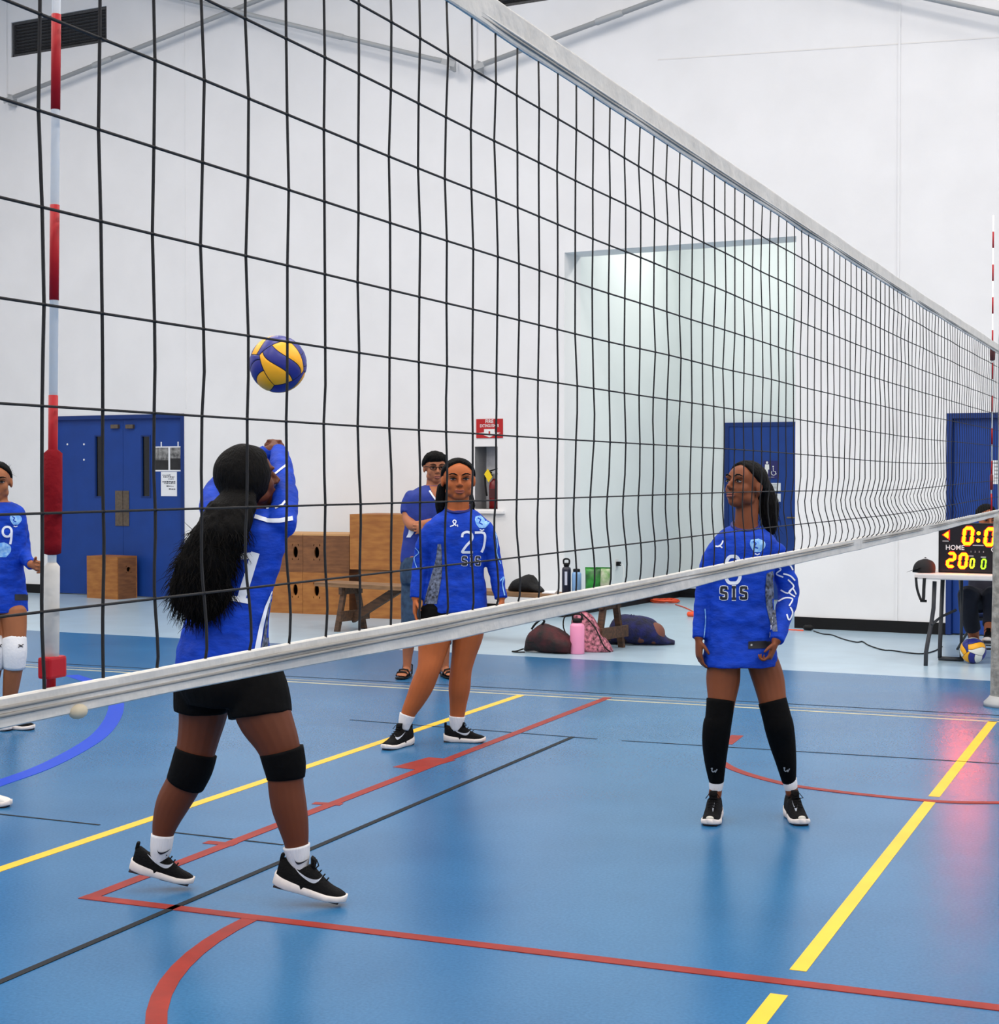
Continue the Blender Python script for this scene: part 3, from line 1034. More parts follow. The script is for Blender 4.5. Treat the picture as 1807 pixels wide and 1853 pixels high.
def digit(ch, x0, z0, w_, h, t, m, glow=None):
    slant = .10 * h
    P = lambda u, v: (x0 + u * w_ + slant * (v - .0), z0 + v * h)
    pts = {'a': ((.12, 1), (.88, 1)), 'b': ((1, .92), (1, .54)), 'c': ((1, .46), (1, .08)), 'd': ((.12, 0), (.88, 0)), 'e': ((0, .08), (0, .46)), 'f': ((0, .54), (0, .92)), 'g': ((.12, .5), (.88, .5))}
    pr = None
    for s in SEG[ch]:
        (u0, v0), (u1, v1) = pts[s]
        a, b_ = V((*P(u0, v0), 0)), V((*P(u1, v1), 0))
        d = (b_ - a).normalized()
        n = V((-d.y, d.x, 0))

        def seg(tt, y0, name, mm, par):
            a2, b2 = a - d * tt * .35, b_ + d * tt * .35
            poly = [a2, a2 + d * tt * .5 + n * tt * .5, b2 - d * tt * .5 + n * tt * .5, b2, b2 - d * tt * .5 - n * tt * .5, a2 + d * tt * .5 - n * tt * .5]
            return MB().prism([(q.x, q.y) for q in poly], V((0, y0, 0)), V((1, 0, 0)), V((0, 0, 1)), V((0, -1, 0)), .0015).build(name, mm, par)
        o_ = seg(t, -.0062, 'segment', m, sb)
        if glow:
            seg(t * 1.75, -.0042, 'lens', glow, o_)  # wider red rim, the digit's halo put into glowing geometry, no real lens


DW, DH = .062, .128
digit('0', px2(1741), pz2(983), px2(1754) - px2(1741) + .005, .125, .022, M_LED, M_LEDHALO)
digit('0', px2(1778.5), pz2(984), px2(1754) - px2(1741) + .005, .125, .022, M_LED, M_LEDHALO)
digit('2', px2(1713), pz2(1024), .052, .105, .019, M_LED, M_LEDHALO)
digit('0', px2(1734), pz2(1025), .052, .105, .019, M_LED, M_LEDHALO)
digit('0', px2(1753), pz2(1025), .028, .070, .013, M_LEDY)
digit('0', px2(1772.5), pz2(1026), .030, .072, .013, M_LEDG)
for px, py in ((1767.5, 964), (1767, 977), (1799, 981)):
    MB().lathe([(0, 0), (.014, 0), (.014, .002), (0, .002)], 12).build('colon_dot', M_LED, sb).matrix_local = Matrix.Translation((px2(px), -.005, pz2(py))) @ Matrix.Rotation(math.pi / 2, 4, 'X')
ax_, az_ = px2(1706.5), pz2(968)
MB().prism([(ax_, az_), (ax_ + .036, az_ + .027), (ax_ + .036, az_ - .027)], V((0, -.0062, 0)), V((1, 0, 0)), V((0, 0, 1)), V((0, -1, 0)), .0015).build('arrow', M_LED, sb)
MB().prism([(ax_ - .012, az_), (ax_ + .048, az_ + .042), (ax_ + .048, az_ - .042)], V((0, -.0042, 0)), V((1, 0, 0)), V((0, 0, 1)), V((0, -1, 0)), .0012).build('lens', M_LEDHALO, sb)  # added red rim painting the halo around the arrow, no real lens
put_text('lettering', 'HOME', .054, (px2(1726.5), -.0045, pz2(990.5)), X_, Z_, M_WHITE, sb, sx=.98)
put_text('lettering', 'GUEST', .054, (px2(1807), -.0045, pz2(993)), X_, Z_, M_WHITE, sb)
for px, py, wd in ((1710, 979, .05), (1767, 985.5, .085), (1755, 1004.5, .035), (1776, 1006, .04)):
    MB().box((px2(px) - wd / 2, -.0055, pz2(py) - .004), (px2(px) + wd / 2, -.004, pz2(py) + .004)).build('caption', M_GREY, sb)
for k, ch in enumerate('1234'):
    put_text('lettering', ch, .02, (px2(1754.5 + 7.2 * k), -.0045, pz2(997)), X_, Z_, M_GREY, sb)
# cap on the table and lanyard strap
M_CAP = mat('cap_black', (16, 16, 20), .8)
cp = at_Y(1680, 1034, TY0 + .18)
cap = thing('cap', 'black baseball cap lying on the table left of the scoreboard', 'cap', (cp.x - .035, TY0 + .15, TT))
rings = []
for k in range(8):
    t = k / 7
    r_ = .088 * math.sqrt(max(1 - t ** 3.2, 0.03))
    rings.append((V((.012 * t, .0, .002 + .108 * t)), V((r_ * 1.02, 0, 0)), V((0, r_ * .85, 0))))
MB().rings(rings, 20).build('crown', M_CAP, cap, True)
MB().rings([(V((-.02 - .10 * t, -.02, .035 * (1 - t) ** 1 + .006)), V((0, .070 * math.sqrt(1 - (t * .95) ** 2), 0)), V((.012, 0, .006))) for t in (0, .25, .5, .75, .95, 1.03)], 12).build('brim', M_CAP, cap, True)
MB().lathe([(0, .114), (.008, .114), (.008, .12), (0, .122)], 8, (.012, 0, .002)).build('button', M_CAP, cap)
st = thing('lanyard', 'black lanyard strap hanging over the left table edge', 'strap', (TX0, TY0, TT))
sp_ = [at_Y(q[0], q[1], TY0 - .012) - V((TX0, TY0, TT)) for q in ((1657, 1048), (1659, 1066), (1665, 1084), (1669, 1088))]
sp2 = [at_Y(q[0], q[1], TY0 - .012) - V((TX0, TY0, TT)) for q in ((1672, 1049), (1671, 1066), (1670.5, 1080), (1669.5, 1089))]


def ribbon(mb, pts, hw, th):
    o = []
    rr_ = []
    for i, p_ in enumerate(pts):
        t = (pts[min(i + 1, len(pts) - 1)] - pts[max(i - 1, 0)]).normalized()
        n = t.cross(V((0, 1, 0))).normalized()
        rr_.append((p_, n * hw, V((0, th, 0))))
    mb.rings(rr_, 8)
    return mb


mb = MB()
ribbon(mb, catmull([sp_[0] + V((.0, .06, .018)), sp_[0] + V((0, .0, .01))] + sp_, 4), .010, .002)
mb.build('strap', M_CAP, st, True)
mb = MB()
ribbon(mb, catmull([sp2[0] + V((.0, .06, .018)), sp2[0] + V((0, .0, .01))] + sp2, 4), .013, .002)
mb.build('strap', M_CAP, st, True)
c_ = sp_[-1]
MB().box((c_.x - .02, -.016, c_.z - .008), (c_.x + .032, -.008, c_.z + .012), .003).build('buckle', M_BLACK, st)
# ball under the table
b2 = at_floor(1757, 1203, -.005)
vb2 = volleyball('volleyball', 'blue, yellow and white volleyball on the floor under the table', (b2.x, b2.y + .11, .0995), Euler((1.0, .3, .4)), {0: M_BW, 1: M_BY, 2: M_BB, (0, 0): M_BB, (3, 1): M_BB, (3, 0): M_BY, (5, 1): M_BB, (3, 2): M_BW})

# ================================================================== plywood boxes and the bench
M_PLY = mat('plywood', (166, 108, 48), .6, rgb2=(142, 86, 34), vscale=5, stretch=(1, 1, 5), bump=.05)
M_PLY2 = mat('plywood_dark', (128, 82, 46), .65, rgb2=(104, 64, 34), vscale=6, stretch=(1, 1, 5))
M_HOLE = mat('hole_dark', (10, 8, 6), .9)
M_EDGE = mat('plywood_edge', (196, 150, 100), .7)


def plybox(lab, loc, rz, w_, d, h, holes_front=(), holes_side=(), m=M_PLY, group='plywood boxes'):
    r = thing('plywood_box', lab, 'box', loc, rz, group)
    t = .018

    def panel(nm, u0, u1, v0, v1, put, holes, mm):
        mb = MB()
        N_ = 16
        # quad frame around each oval hole, else a plain panel
        def slab(a, b_, c, e):
            q = [put(a, c, 0), put(b_, c, 0), put(b_, e, 0), put(a, e, 0), put(a, c, t), put(b_, c, t), put(b_, e, t), put(a, e, t)]
            mb.add(q, [(0, 3, 2, 1), (4, 5, 6, 7), (0, 1, 5, 4), (1, 2, 6, 5), (2, 3, 7, 6), (3, 0, 4, 7)])
        if not holes:
            slab(u0, u1, v0, v1)
        else:
            (hu, hv, ru, rv) = holes[0]
            A0, A1, B0, B1 = hu - ru * 1.4, hu + ru * 1.4, hv - rv * 1.4, hv + rv * 1.4
            slab(u0, A0, v0, v1)
            slab(A1, u1, v0, v1)
            slab(A0, A1, v0, B0)
            slab(A0, A1, B1, v1)
            inn, out = [], []
            for k in range(N_):
                a = 2 * math.pi * (k + .5) / N_
                c_, s_ = math.cos(a), math.sin(a)
                inn.append((hu + ru * c_, hv + rv * s_))
                sc = 1.4 / max(abs(c_), abs(s_))
                out.append((hu + ru * c_ * sc, hv + rv * s_ * sc))
            o = len(mb.v)
            for q in inn + out:
                mb.v.append(V(put(q[0], q[1], 0)))
            for q in inn:
                mb.v.append(V(put(q[0], q[1], t)))
            for k in range(N_):
                j = (k + 1) % N_
                mb.f.append((o + k, o + j, o + N_ + j, o + N_ + k))
                mb.f.append((o + k, o + j, o + 2 * N_ + j, o + 2 * N_ + k))
        return mb.build(nm, mm, r)
    panel('front_panel', 0, w_, 0, h - t, lambda u, v, e: (u, e, v), holes_front, m)
    panel('side_panel', 0, w_, 0, h - t, lambda u, v, e: (u, d - e, v), (), m)
    panel('side_panel', t, d - t, 0, h - t, lambda u, v, e: (e, u, v), (), m)
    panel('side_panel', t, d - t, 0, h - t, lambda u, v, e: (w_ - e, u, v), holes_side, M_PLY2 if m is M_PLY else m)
    MB().box((0, 0, h - t), (w_, d, h)).build('top_panel', M_EDGE if m is not M_PLY else m, r)
    MB().box((t, t, 0), (w_ - t, d - t, t)).build('bottom_panel', M_HOLE, r)
    return r


# single box in front of the blue double door, one corner towards the camera
k0 = at_floor(212, 1085, -.005)
kl, kr = at_floor(137, 1080.5, -.005), at_floor(254, 1081.5, -.005)
rz = math.atan2((k0 - kl).y, (k0 - kl).x)
hbx = .52
plybox('plywood box with a round hand hole standing alone before the blue double door', (k0.x - .53 * math.cos(rz), k0.y - .53 * math.sin(rz), -.005), rz, .53, .33, hbx, (), ((.19, .36, .032, .03),))
# stack of boxes and the taller box beside it
wy = lambda x: 15.72 - .098 * x
sl, sr = at_floor(505, 1104, -.005), at_floor(632, 1109, -.005)


def at_line(px, py, Y):
    return at_Y(px, py, Y)


SY = 15.62
s0_ = at_Y(488, 1104, SY)
s1_ = at_Y(548, 1105, SY)
s2_ = at_Y(632, 1108, SY)
zmid, ztopb = at_Y(560, 1036, SY).z, at_Y(560, 966, SY).z
g_ = 'plywood boxes stacked against the back wall'
for (xa, xb, lab1, lab2, hf) in ((s0_.x, s1_.x - .004, 'lower left plywood box of the stack behind the bench', 'upper left plywood box of the stack, oval hole near its right edge', .78),
                                 (s1_.x, s2_.x - .004, 'lower middle plywood box of the stack behind the bench', 'upper middle plywood box of the stack, oval hole left of its centre', .3)):
    W_ = xb - xa
    plybox(lab1, (xa, SY, -.005), 0, W_, .62, zmid + .005, ((W_ * hf, .26, .030, .062),), (), M_PLY, g_)
    plybox(lab2, (xa, SY + .005, zmid), 0, W_, .62, ztopb - zmid, ((W_ * hf, .22, .030, .062),), (), M_PLY2, g_)
BY = 15.40
b0_, b1_ = at_Y(633, 1112, BY), at_Y(745, 1116, BY)
zb1 = at_Y(690, 1022, BY).z
zb2 = at_Y(690, 931, BY).z
plybox('lower wide plywood box under the tallest one, behind the coach', (b0_.x + .10, BY + .02, -.005), 0, b1_.x - b0_.x + .2, .6, zb1 - .05, (), (), M_PLY, g_)
plybox('tallest plywood box on top of the wide one behind the coach', (b0_.x, BY, zb1 - .055), 0, b1_.x - b0_.x + .3, .6, zb2 - zb1 + .055, (), (), M_PLY, g_)
# bench (rough trestle bench)
M_BWOOD = mat('bench_wood', (92, 62, 40), .7, rgb2=(58, 40, 28), vscale=7, stretch=(1, 6, 6))
M_BTOP = mat('bench_top', (140, 104, 70), .65, rgb2=(110, 80, 52), vscale=6, stretch=(1, 8, 8))
e0 = at_floor(597, 1143, -.005)
e1 = at_floor(1087, 1180, -.005)
bdir = (e1 - e0)
_n = V((-bdir.y, bdir.x, 0)).normalized()
e0 = e0 + _n * .10
e1 = e1 + _n * .10
rz = math.atan2(bdir.y, bdir.x)
BL = bdir.xy.length
bz = at_z(640, 1056, 15.9).z + .01
bench = thing('trestle_bench', 'long dark wooden trestle bench with a plank top behind the players', 'bench', (e0.x, e0.y, -.005), rz)
xl = -.27
MB().box((xl, -.03, bz - .04), (BL + .12, .13, bz), .004).build('plank', M_BTOP, bench)
MB().box((xl, .145, bz - .04), (BL + .12, .30, bz), .004).build('plank', M_BTOP, bench)
for xq in (.06, BL - .06):
    for s in (-1, 1):
        cy = .135 + s * .09
        MB().obox(V((xq, cy + s * .055, (bz - .04) / 2)), V((.027, 0, 0)), V((0, .018, 0)), V((0, s * -.055, (bz - .04) / 2))).build('leg', M_BWOOD, bench)
    MB().box((xq - .02, -.02, bz - .11), (xq + .02, .29, bz - .04)).build('leg_rail', M_BWOOD, bench)
    MB().box((xq + .036, -.08, .10), (xq + .06, .35, .20)).build('leg_rail', M_BWOOD, bench)
    sg = 1 if xq < 1 else -1
    MB().obox(V((xq + sg * .32, .135, bz * .58)), V((sg * .30, 0, .16)), V((0, .02, 0)), V((-.02, 0, .035))).build('brace', M_BWOOD, bench)
MB().box((BL * .3, .09, bz - .14), (BL * .42, .17, bz - .041)).build('block', M_PLY, bench)
bcos, bsin = math.cos(rz), math.sin(rz)
bp = lambda u, v, z=0.0: V((e0.x + u * bcos - v * bsin, e0.y + u * bsin + v * bcos, bz - .005 + z))


def bench_u(px, v=.1):       # along-bench coordinate seen at pixel column px
    best = min(range(0, 400), key=lambda i: abs(((lambda q: 903.5 + FPX * q.dot(CR) / q.dot(CF))(bp(BL * i / 399 * 1.1 - .2, v) - CO)) - px))
    return BL * best / 399 * 1.1 - .2


# things on the bench
M_CLOTH = mat('black_cloth', (12, 12, 14), .9, bump=.4, bscale=40)
u_ = bench_u(948)
c0 = bp(u_, .12)
pch = thing('pouch', 'crumpled black pouch lying on the bench beside the second player', 'bag', c0)
POUCH = True
M_NAVY = mat('bottle_navy', (20, 24, 44), .4)
M_LB = mat('bottle_blue', (126, 168, 214), .35)


def bottle(lab, loc, R, H, m, capm, loop=True, neck=.5):
    r = thing('water_bottle', lab, 'bottle', loc)
    MB().lathe([(0, 0), (R * .92, 0), (R, .008), (R, H * .78), (R * .9, H * .84), (R * neck, H * .88), (R * neck, H * .9), (0, H * .9)], 20).build('body', m, r, True)
    MB().lathe([(0, H * .885), (R * (neck + .12), H * .885), (R * (neck + .12), H * .985), (R * neck, H), (0, H)], 16).build('lid', capm, r, True)
    if loop:
        w_ = R * .62
        MB().tube(catmull([V((-w_, 0, H * .95)), V((-w_ * 1.05, 0, H * 1.09)), V((0, 0, H * 1.13)), V((w_ * 1.05, 0, H * 1.09)), V((w_, 0, H * .95))], 5), .008, 8).build('carry_loop', capm, r, True)
    return r


u1_, u2_ = bench_u(1024), bench_u(1041)
bt = bottle('tall navy water bottle with white lettering on the bench', bp(u1_, .10), .040, .275, M_NAVY, M_BLACK)
MB().box((-.002, -.0412, .08), (.022, -.0385, .20)).build('label_plate', mat('label_pale', (196, 200, 216), .6), bt)
bottle('light blue water bottle with black lid on the bench', bp(u2_, .12), .042, .225, M_LB, M_BLACK, False, .62)
M_GREENB = mat('snack_green', (52, 150, 54), .3, rgb2=(14, 70, 24), vscale=12)
M_GOLDB = mat('snack_pale', (196, 196, 176), .3, rgb2=(92, 150, 70), vscale=14)


def snack(lab, px, wd, ht, m, v, top):
    u = bench_u(px, v)
    r = thing('snack_bag', lab, 'snack bag', bp(u, v))
    rg = []
    for k in range(11):
        t = k / 10
        dpt = .045 * math.sin(math.pi * min(max(t, .03), .97)) ** .6 + .002
        rg.append((V((0, 0, ht * t)), V((wd / 2 * (1 - .06 * math.sin(math.pi * t)), 0, 0)), V((0, dpt, 0))))
    MB().rings(rg, 20).build('pouch', m, r, True)
    MB().box((-wd / 2, -.003, ht - .012), (wd / 2, .003, ht + .012)).build('seal', top, r)
    return r


snack('green snack bag with leafy pattern on the bench, left of the pale one', 1072, .145, .235, M_GREENB, .08, M_GREENB)
snack('pale snack bag with green edges on the bench, right of the green one', 1091, .13, .235, M_GOLDB, .14, M_GREENB)
# small things on the bench
u_ = bench_u(1000)
r = thing('folded_paper', 'small white folded paper on the bench near the black pouch', 'paper', bp(u_, .05))
MB().obox(V((0, 0, .006)), V((.06, .0, 0)), V((0, .035, 0)), V((0, 0, .004))).obox(V((.005, 0, .016)), V((.055, .005, 0.002)), V((0, .03, .006)), V((0, 0, .002))).build('sheet', M_PAPER, r)
# power outlet with plug on the alcove side wall
os_, oz = at_wall(1112, 1022, 1.6)
oy = 1.75
oq = None
for dd in [x * .05 for x in range(2, 64)]:
    s_, z_ = at_wall(1115, 1021, dd)
    if oq is None or abs(s_ - a0) < oq[0]:
        oq = (abs(s_ - a0), dd, z_)
r = thing('power_outlet', 'white wall outlet with black plug on the alcove wall above the bench', 'outlet', wall_pt(a0, oq[1], oq[2]), -WPHI)
MB().box((0, -.04, -.06), (.006, .04, .06), .002).build('plate', M_WHITE, r)
MB().box((.006, -.025, -.02), (.05, .025, .03), .006).build('plug', M_BLACK, r)
MB().tube(catmull([V((.045, 0, 0)), V((.09, -.02, -.01)), V((.12, -.06, -.10)), V((.10, -.08, -.25)), V((.05, -.1, -oq[2] * .6)), V((.03, -.12, -oq[2] + .012))], 5), .005, 6).build('cable', M_WHITE, r, True)

# ================================================================== bags on the floor
M_BAGD = mat('backpack_maroon', (72, 14, 22), .75, rgb2=(18, 9, 12), vscale=9, bump=.4, bscale=30)


def lump(rings_, n=20, nz=.0, seed=0.0, sc=8):
    mb = MB().rings(rings_, n)
    if nz:
        c = sum((p for p in mb.v), V((0, 0, 0))) / len(mb.v)
        for i, p in enumerate(mb.v):
            d = (p - c)
            k = noise.noise(V((p.x * sc + seed, p.y * sc, p.z * sc))) * nz
            q = p + d.normalized() * k
            q.z = max(q.z, 0.002)
            mb.v[i] = q
    return mb


def heap(name, prof, depth, base_, ang, nz, seed, n=20, sub=3):
    # prof: (along, top height, depth scale)
    ca, sa_ = math.cos(ang), math.sin(ang)
    pts = catmull([V(p) for p in prof], sub)
    rg = []
    for p in pts:
        hh = max(p.y, .012) / 2
        rg.append((V((p.x * ca, p.x * sa_, hh)), V((-sa_ * depth * p.z, ca * depth * p.z, 0)), V((0, 0, hh))))
    return lump(rg, n, nz, seed)


bl0, bl1 = at_floor(940, 1181, -.005), at_floor(1026, 1186, -.005)
ang = math.atan2((bl1 - bl0).y, (bl1 - bl0).x)
Lb = (bl1 - bl0).xy.length
bk = thing('backpack', 'dark maroon backpack lying on the floor left of the pink bottle', 'bag', (bl0.x, bl0.y + .14, -.005))
heap('b', ((.0, .05, .3), (.03, .13, .7), (.09, .21, 1), (.17, .25, 1.05), (.26, .22, 1.05), (.36, .17, 1), (Lb, .10, .6)), .14, bk.location, ang, .02, 1).build('body', M_BAGD, bk, True)
MB().tube(catmull([V((.08, -.06, .20)), V((.12, -.08, .245)), V((.17, -.07, .285)), V((.19, -.05, .265)), V((.15, -.05, .22))], 4), .010, 6).build('top_handle', M_CLOTH, bk, True)
MB().tube(catmull([V((.02, -.10, .03)), V((-.03, -.15, .012)), V((-.07, -.14, .008)), V((-.02, -.16, .006)), V((.05, -.15, .008))], 4), .006, 6).build('strap', M_CLOTH, bk, True)
MB().tube(catmull([V((.10, -.10, .19)), V((.2, -.125, .20)), V((.33, -.12, .14))], 4), .006, 6).tube(catmull([V((.06, -.14, .09)), V((.2, -.155, .10)), V((.34, -.14, .08))], 4), .005, 6).build('zip', M_CLOTH, bk, True)
pb = at_floor(1038, 1184, -.005)
M_PINK = mat('bottle_pink', (240, 150, 186), .4)
bottle('tall pink water bottle with black carry lid on the floor', (pb.x + .012, pb.y + .05, -.005), .062, .30, M_PINK, M_BLACK, True, .52)
M_FLOR = mat('floral_pink', (214, 130, 150), .7, rgb2=(60, 30, 38), vscale=38)
fb = at_floor(1050, 1180, -.005)
fl = thing('drawstring_bag', 'pink patterned drawstring bag on the floor behind the pink bottle', 'bag', (fb.x + .03, fb.y + .12, -.005))
rg = [(V((.03 - .10 * t, 0, .34 * t)), V((.155 * (1 - t) ** .55 * (1 + .1 * math.sin(9 * t)) + .035, 0, 0)), V((0, .10 * (1 - t) ** .6 + .02, 0))) for t in [k / 12 for k in range(13)]]
lump(rg, 20, .014, 5).build('pouch', M_FLOR, fl, True)
MB().rings([(V((-.07, 0, .33)), V((.035, 0, 0)), V((0, .03, 0))), (V((-.085, 0, .36)), V((.075, 0, .01)), V((0, .045, 0))), (V((-.10, 0, .385)), V((.06, 0, .02)), V((0, .03, 0)))], 14).build('ruffle', M_FLOR, fl, True)
MB().tube(catmull([V((-.08, -.05, .33)), V((-.19, -.06, .30)), V((-.20, -.08, .20)), V((-.13, -.12, .10))], 4), .006, 6).tube(catmull([V((-.05, -.05, .33)), V((.08, -.08, .22)), V((.17, -.09, .06)), V((.22, -.06, .006))], 4), .006, 6).build('drawstring', M_CLOTH, fl, True)
heap('p', ((-.17, .04, .3), (-.12, .10, .8), (-.03, .14, 1), (.06, .145, 1), (.11, .09, .9), (.15, .05, .7), (.18, .03, .3)), .10, None, rz, .022, 7).build('body', M_CLOTH, pch, True)
# mesh bag of balls
M_MESH = mat('mesh_navy', (22, 26, 92), .8, rgb2=(16, 16, 44), vscale=16, bump=.5, bscale=60)
m0, m1 = at_floor(1088, 1168, -.005), at_floor(1206, 1170, -.005)
ang = math.atan2((m1 - m0).y, (m1 - m0).x)
Lm = (m1 - m0).xy.length
mbag = thing('mesh_ball_bag', 'dark blue mesh bag full of balls on the floor right of the bench legs', 'bag', (m0.x, m0.y + .17, -.005))
mo = heap('m', ((-.02, .06, .4), (.04, .20, .8), (.13, .265, 1), (.22, .255, 1.05), (.31, .255, 1.05), (.41, .22, 1), (.48, .14, .8), (.53, .07, .5), (Lm + .02, .04, .2)), .17, None, ang, .012, 3, 24, 4).build('netting', M_MESH, mbag, True)
M_BORNG = mat('ball_orange', (112, 66, 52), .7)
for u, v, z, r_ in ((.14, -.07, .115, .10), (.30, -.066, .12, .105), (.42, -.05, .105, .098)):
    c_ = V((u * math.cos(ang) - v * math.sin(ang), u * math.sin(ang) + v * math.cos(ang), z))
    MB().ell(c_, V((r_, 0, 0)), V((0, r_, 0)), V((0, 0, r_)), 18, 12).build('ball', M_BORNG if u > .2 else M_BAGD, mbag, True)
nt_ = MB()
for k in range(15):
    t = .14 + .62 * k / 14
    a = [V((t * Lm * .9 * math.cos(ang) - v_ * math.sin(ang), t * Lm * .9 * math.sin(ang) + v_ * math.cos(ang), max(.0, .262 * (1 - abs(t - .42) * .9) * math.sqrt(max(0, 1 - (v_ / .17) ** 2))) + .008)) for v_ in [-.16 + .32 * j / 10 for j in range(11)]]
    nt_.tube(a, .004, 4)
nt_.build('drawn_cords', M_MESH, mbag, True, kind='stuff')
# cords on the floor
M_ORG = mat('cord_orange', (236, 84, 40), .5)
oc = at_floor(1210, 1088, -.005)
coil = thing('cable_coil', 'coiled orange extension cord on the floor at the alcove', 'cord', (oc.x, oc.y - .2, -.005))
pts = []
rr = random.Random(5)
for k in range(110):
    a = k * .42
    R_ = .15 + .03 * math.sin(k * .9) + rr.uniform(-.02, .02)
    pts.append(V((R_ * math.cos(a), R_ * .9 * math.sin(a), .008 + .02 * (k / 110) + .012 * rr.random())))
o0 = coil.location
tail = [at_floor(*q, .0) - V((o0.x, o0.y, 0)) + V((0, 0, .006)) for q in ((1222, 1094), (1240, 1100), (1256, 1108), (1275, 1118), (1310, 1127))]
MB().tube(pts, .007, 6).build('coil', M_ORG, coil, True)
MB().tube(catmull(tail, 5), .007, 6).build('loose_end', M_ORG, coil, True)
p0 = at_floor(1463, 1141, -.005)
co = thing('extension_lead', 'thin black power cord with plug running over the floor to the table', 'cord', (p0.x, p0.y, -.005))
P = [at_floor(*q, .0) - V((p0.x, p0.y, -.005)) for q in ((1472, 1142), (1488, 1147), (1505, 1149), (1524, 1156), (1549, 1162), (1560, 1161), (1572, 1168), (1597, 1176), (1613, 1177), (1640, 1181), (1668, 1183), (1690, 1178), (1704, 1170))]
MB().tube(catmull(P, 4), .006, 6).build('cable', M_BLACK, co, True)
MB().rings([(V((x, 0, .028)), V((0, r_, 0)), V((0, 0, r_))) for x, r_ in ((-.055, .012), (-.04, .026), (.02, .028), (.045, .014))], 10).build('plug', M_BLACK, co, True)
q2 = [at_floor(*q, .0) - V((p0.x, p0.y, -.005)) for q in ((1453, 1141), (1430, 1139.5), (1405, 1139))]
MB().tube(catmull(q2, 4), .007, 6).build('orange_lead', M_ORG, co, True)
oe = at_floor(1253, 1116.5, -.005)
r = thing('cable_socket', 'short orange cord socket on the floor left of the third player', 'cord', (oe.x, oe.y, -.005))
MB().rings([(V((x, x * .1, .03)), V((0, r_, 0)), V((0, 0, r_))) for x, r_ in ((-.06, .014), (-.05, .028), (.05, .028), (.07, .012), (.14, .009))], 10).build('socket', M_ORG, r, True)
# ================================================================== people
F0 = V((CF.x, CF.y, 0)).normalized()
R0 = CR.copy()
UP = V((0, 0, 1))


def face(psi, pitch=0.0):      # 0 = towards the camera side, 90 = to the right, 180 = away
    a, p = math.radians(psi), math.radians(pitch)
    h = (-F0 * math.cos(a) + R0 * math.sin(a))
    return (h * math.cos(p) + UP * math.sin(p)).normalized()


def solid(name, mb, voxel, m, parent, off, smooth=5, disp=None, fac=.5):
    me = bpy.data.meshes.new(name)
    me.from_pydata([tuple(p - off) for p in mb.v], [], mb.f)
    bm = bmesh.new()
    bm.from_mesh(me)
    bmesh.ops.recalc_face_normals(bm, faces=bm.faces[:])
    bmesh.ops.triangulate(bm, faces=bm.faces[:])
    bm.to_mesh(me)
    bm.free()
    o = bpy.data.objects.new('tmp', me)
    COL.objects.link(o)
    r = o.modifiers.new('r', 'REMESH')
    r.mode = 'VOXEL'
    r.voxel_size = voxel
    if smooth:
        s = o.modifiers.new('s', 'SMOOTH')
        s.iterations = smooth
        s.factor = fac
    dg = bpy.context.evaluated_depsgraph_get()
    me2 = bpy.data.meshes.new_from_object(o.evaluated_get(dg))
    bpy.data.objects.remove(o)
    bpy.data.meshes.remove(me)
    me2.name = name
    me2.materials.clear()
    me2.materials.append(m)
    n = len(me2.vertices)
    if disp:
        co = np.empty(n * 3)
        me2.vertices.foreach_get('co', co)
        no = np.empty(n * 3)
        me2.vertices.foreach_get('normal', no)
        co = co.reshape(-1, 3)
        no = no.reshape(-1, 3)
        k = np.array([disp(V(p)) for p in co])
        co += no * k[:, None]
        me2.vertices.foreach_set('co', co.ravel())
    me2.polygons.foreach_set('use_smooth', [True] * len(me2.polygons))
    return link(name, me2, parent)


def bvh(o, off):
    me = o.data
    return BVHTree.FromPolygons([v.co + off for v in me.vertices], [tuple(p.vertices) for p in me.polygons])


def limb(mb, pts, sub=4, n=16, flat=None):
    """pts: list of (Vector, radius); rounded ends"""
    P = catmull([p for p, r in pts], sub)
    Rr = [v.x for v in catmull([V((r, 0, 0)) for p, r in pts], sub)]
    t0 = (P[0] - P[1]).normalized()
    t1 = (P[-1] - P[-2]).normalized()
    P2 = [P[0] + t0 * Rr[0] * .55, P[0] + t0 * Rr[0] * .35] + P + [P[-1] + t1 * Rr[-1] * .35, P[-1] + t1 * Rr[-1] * .55]
    R2 = [Rr[0] * .45, Rr[0] * .8] + Rr + [Rr[-1] * .8, Rr[-1] * .45]
    mb.tube(P2, R2, n)


def cuff(mb, pts, sub=4, n=20):       # limb with flat ends (garment tubes)
    P = catmull([p for p, r in pts], sub)
    Rr = [v.x for v in catmull([V((r, 0, 0)) for p, r in pts], sub)]
    mb.tube(P, Rr, n)


def rings_smooth(mb, rg, sub=4, n=32):
    C = catmull([r[0] for r in rg], sub)
    A = catmull([r[1] for r in rg], sub)
    B = catmull([r[2] for r in rg], sub)
    mb.rings(list(zip(C, A, B)), n)


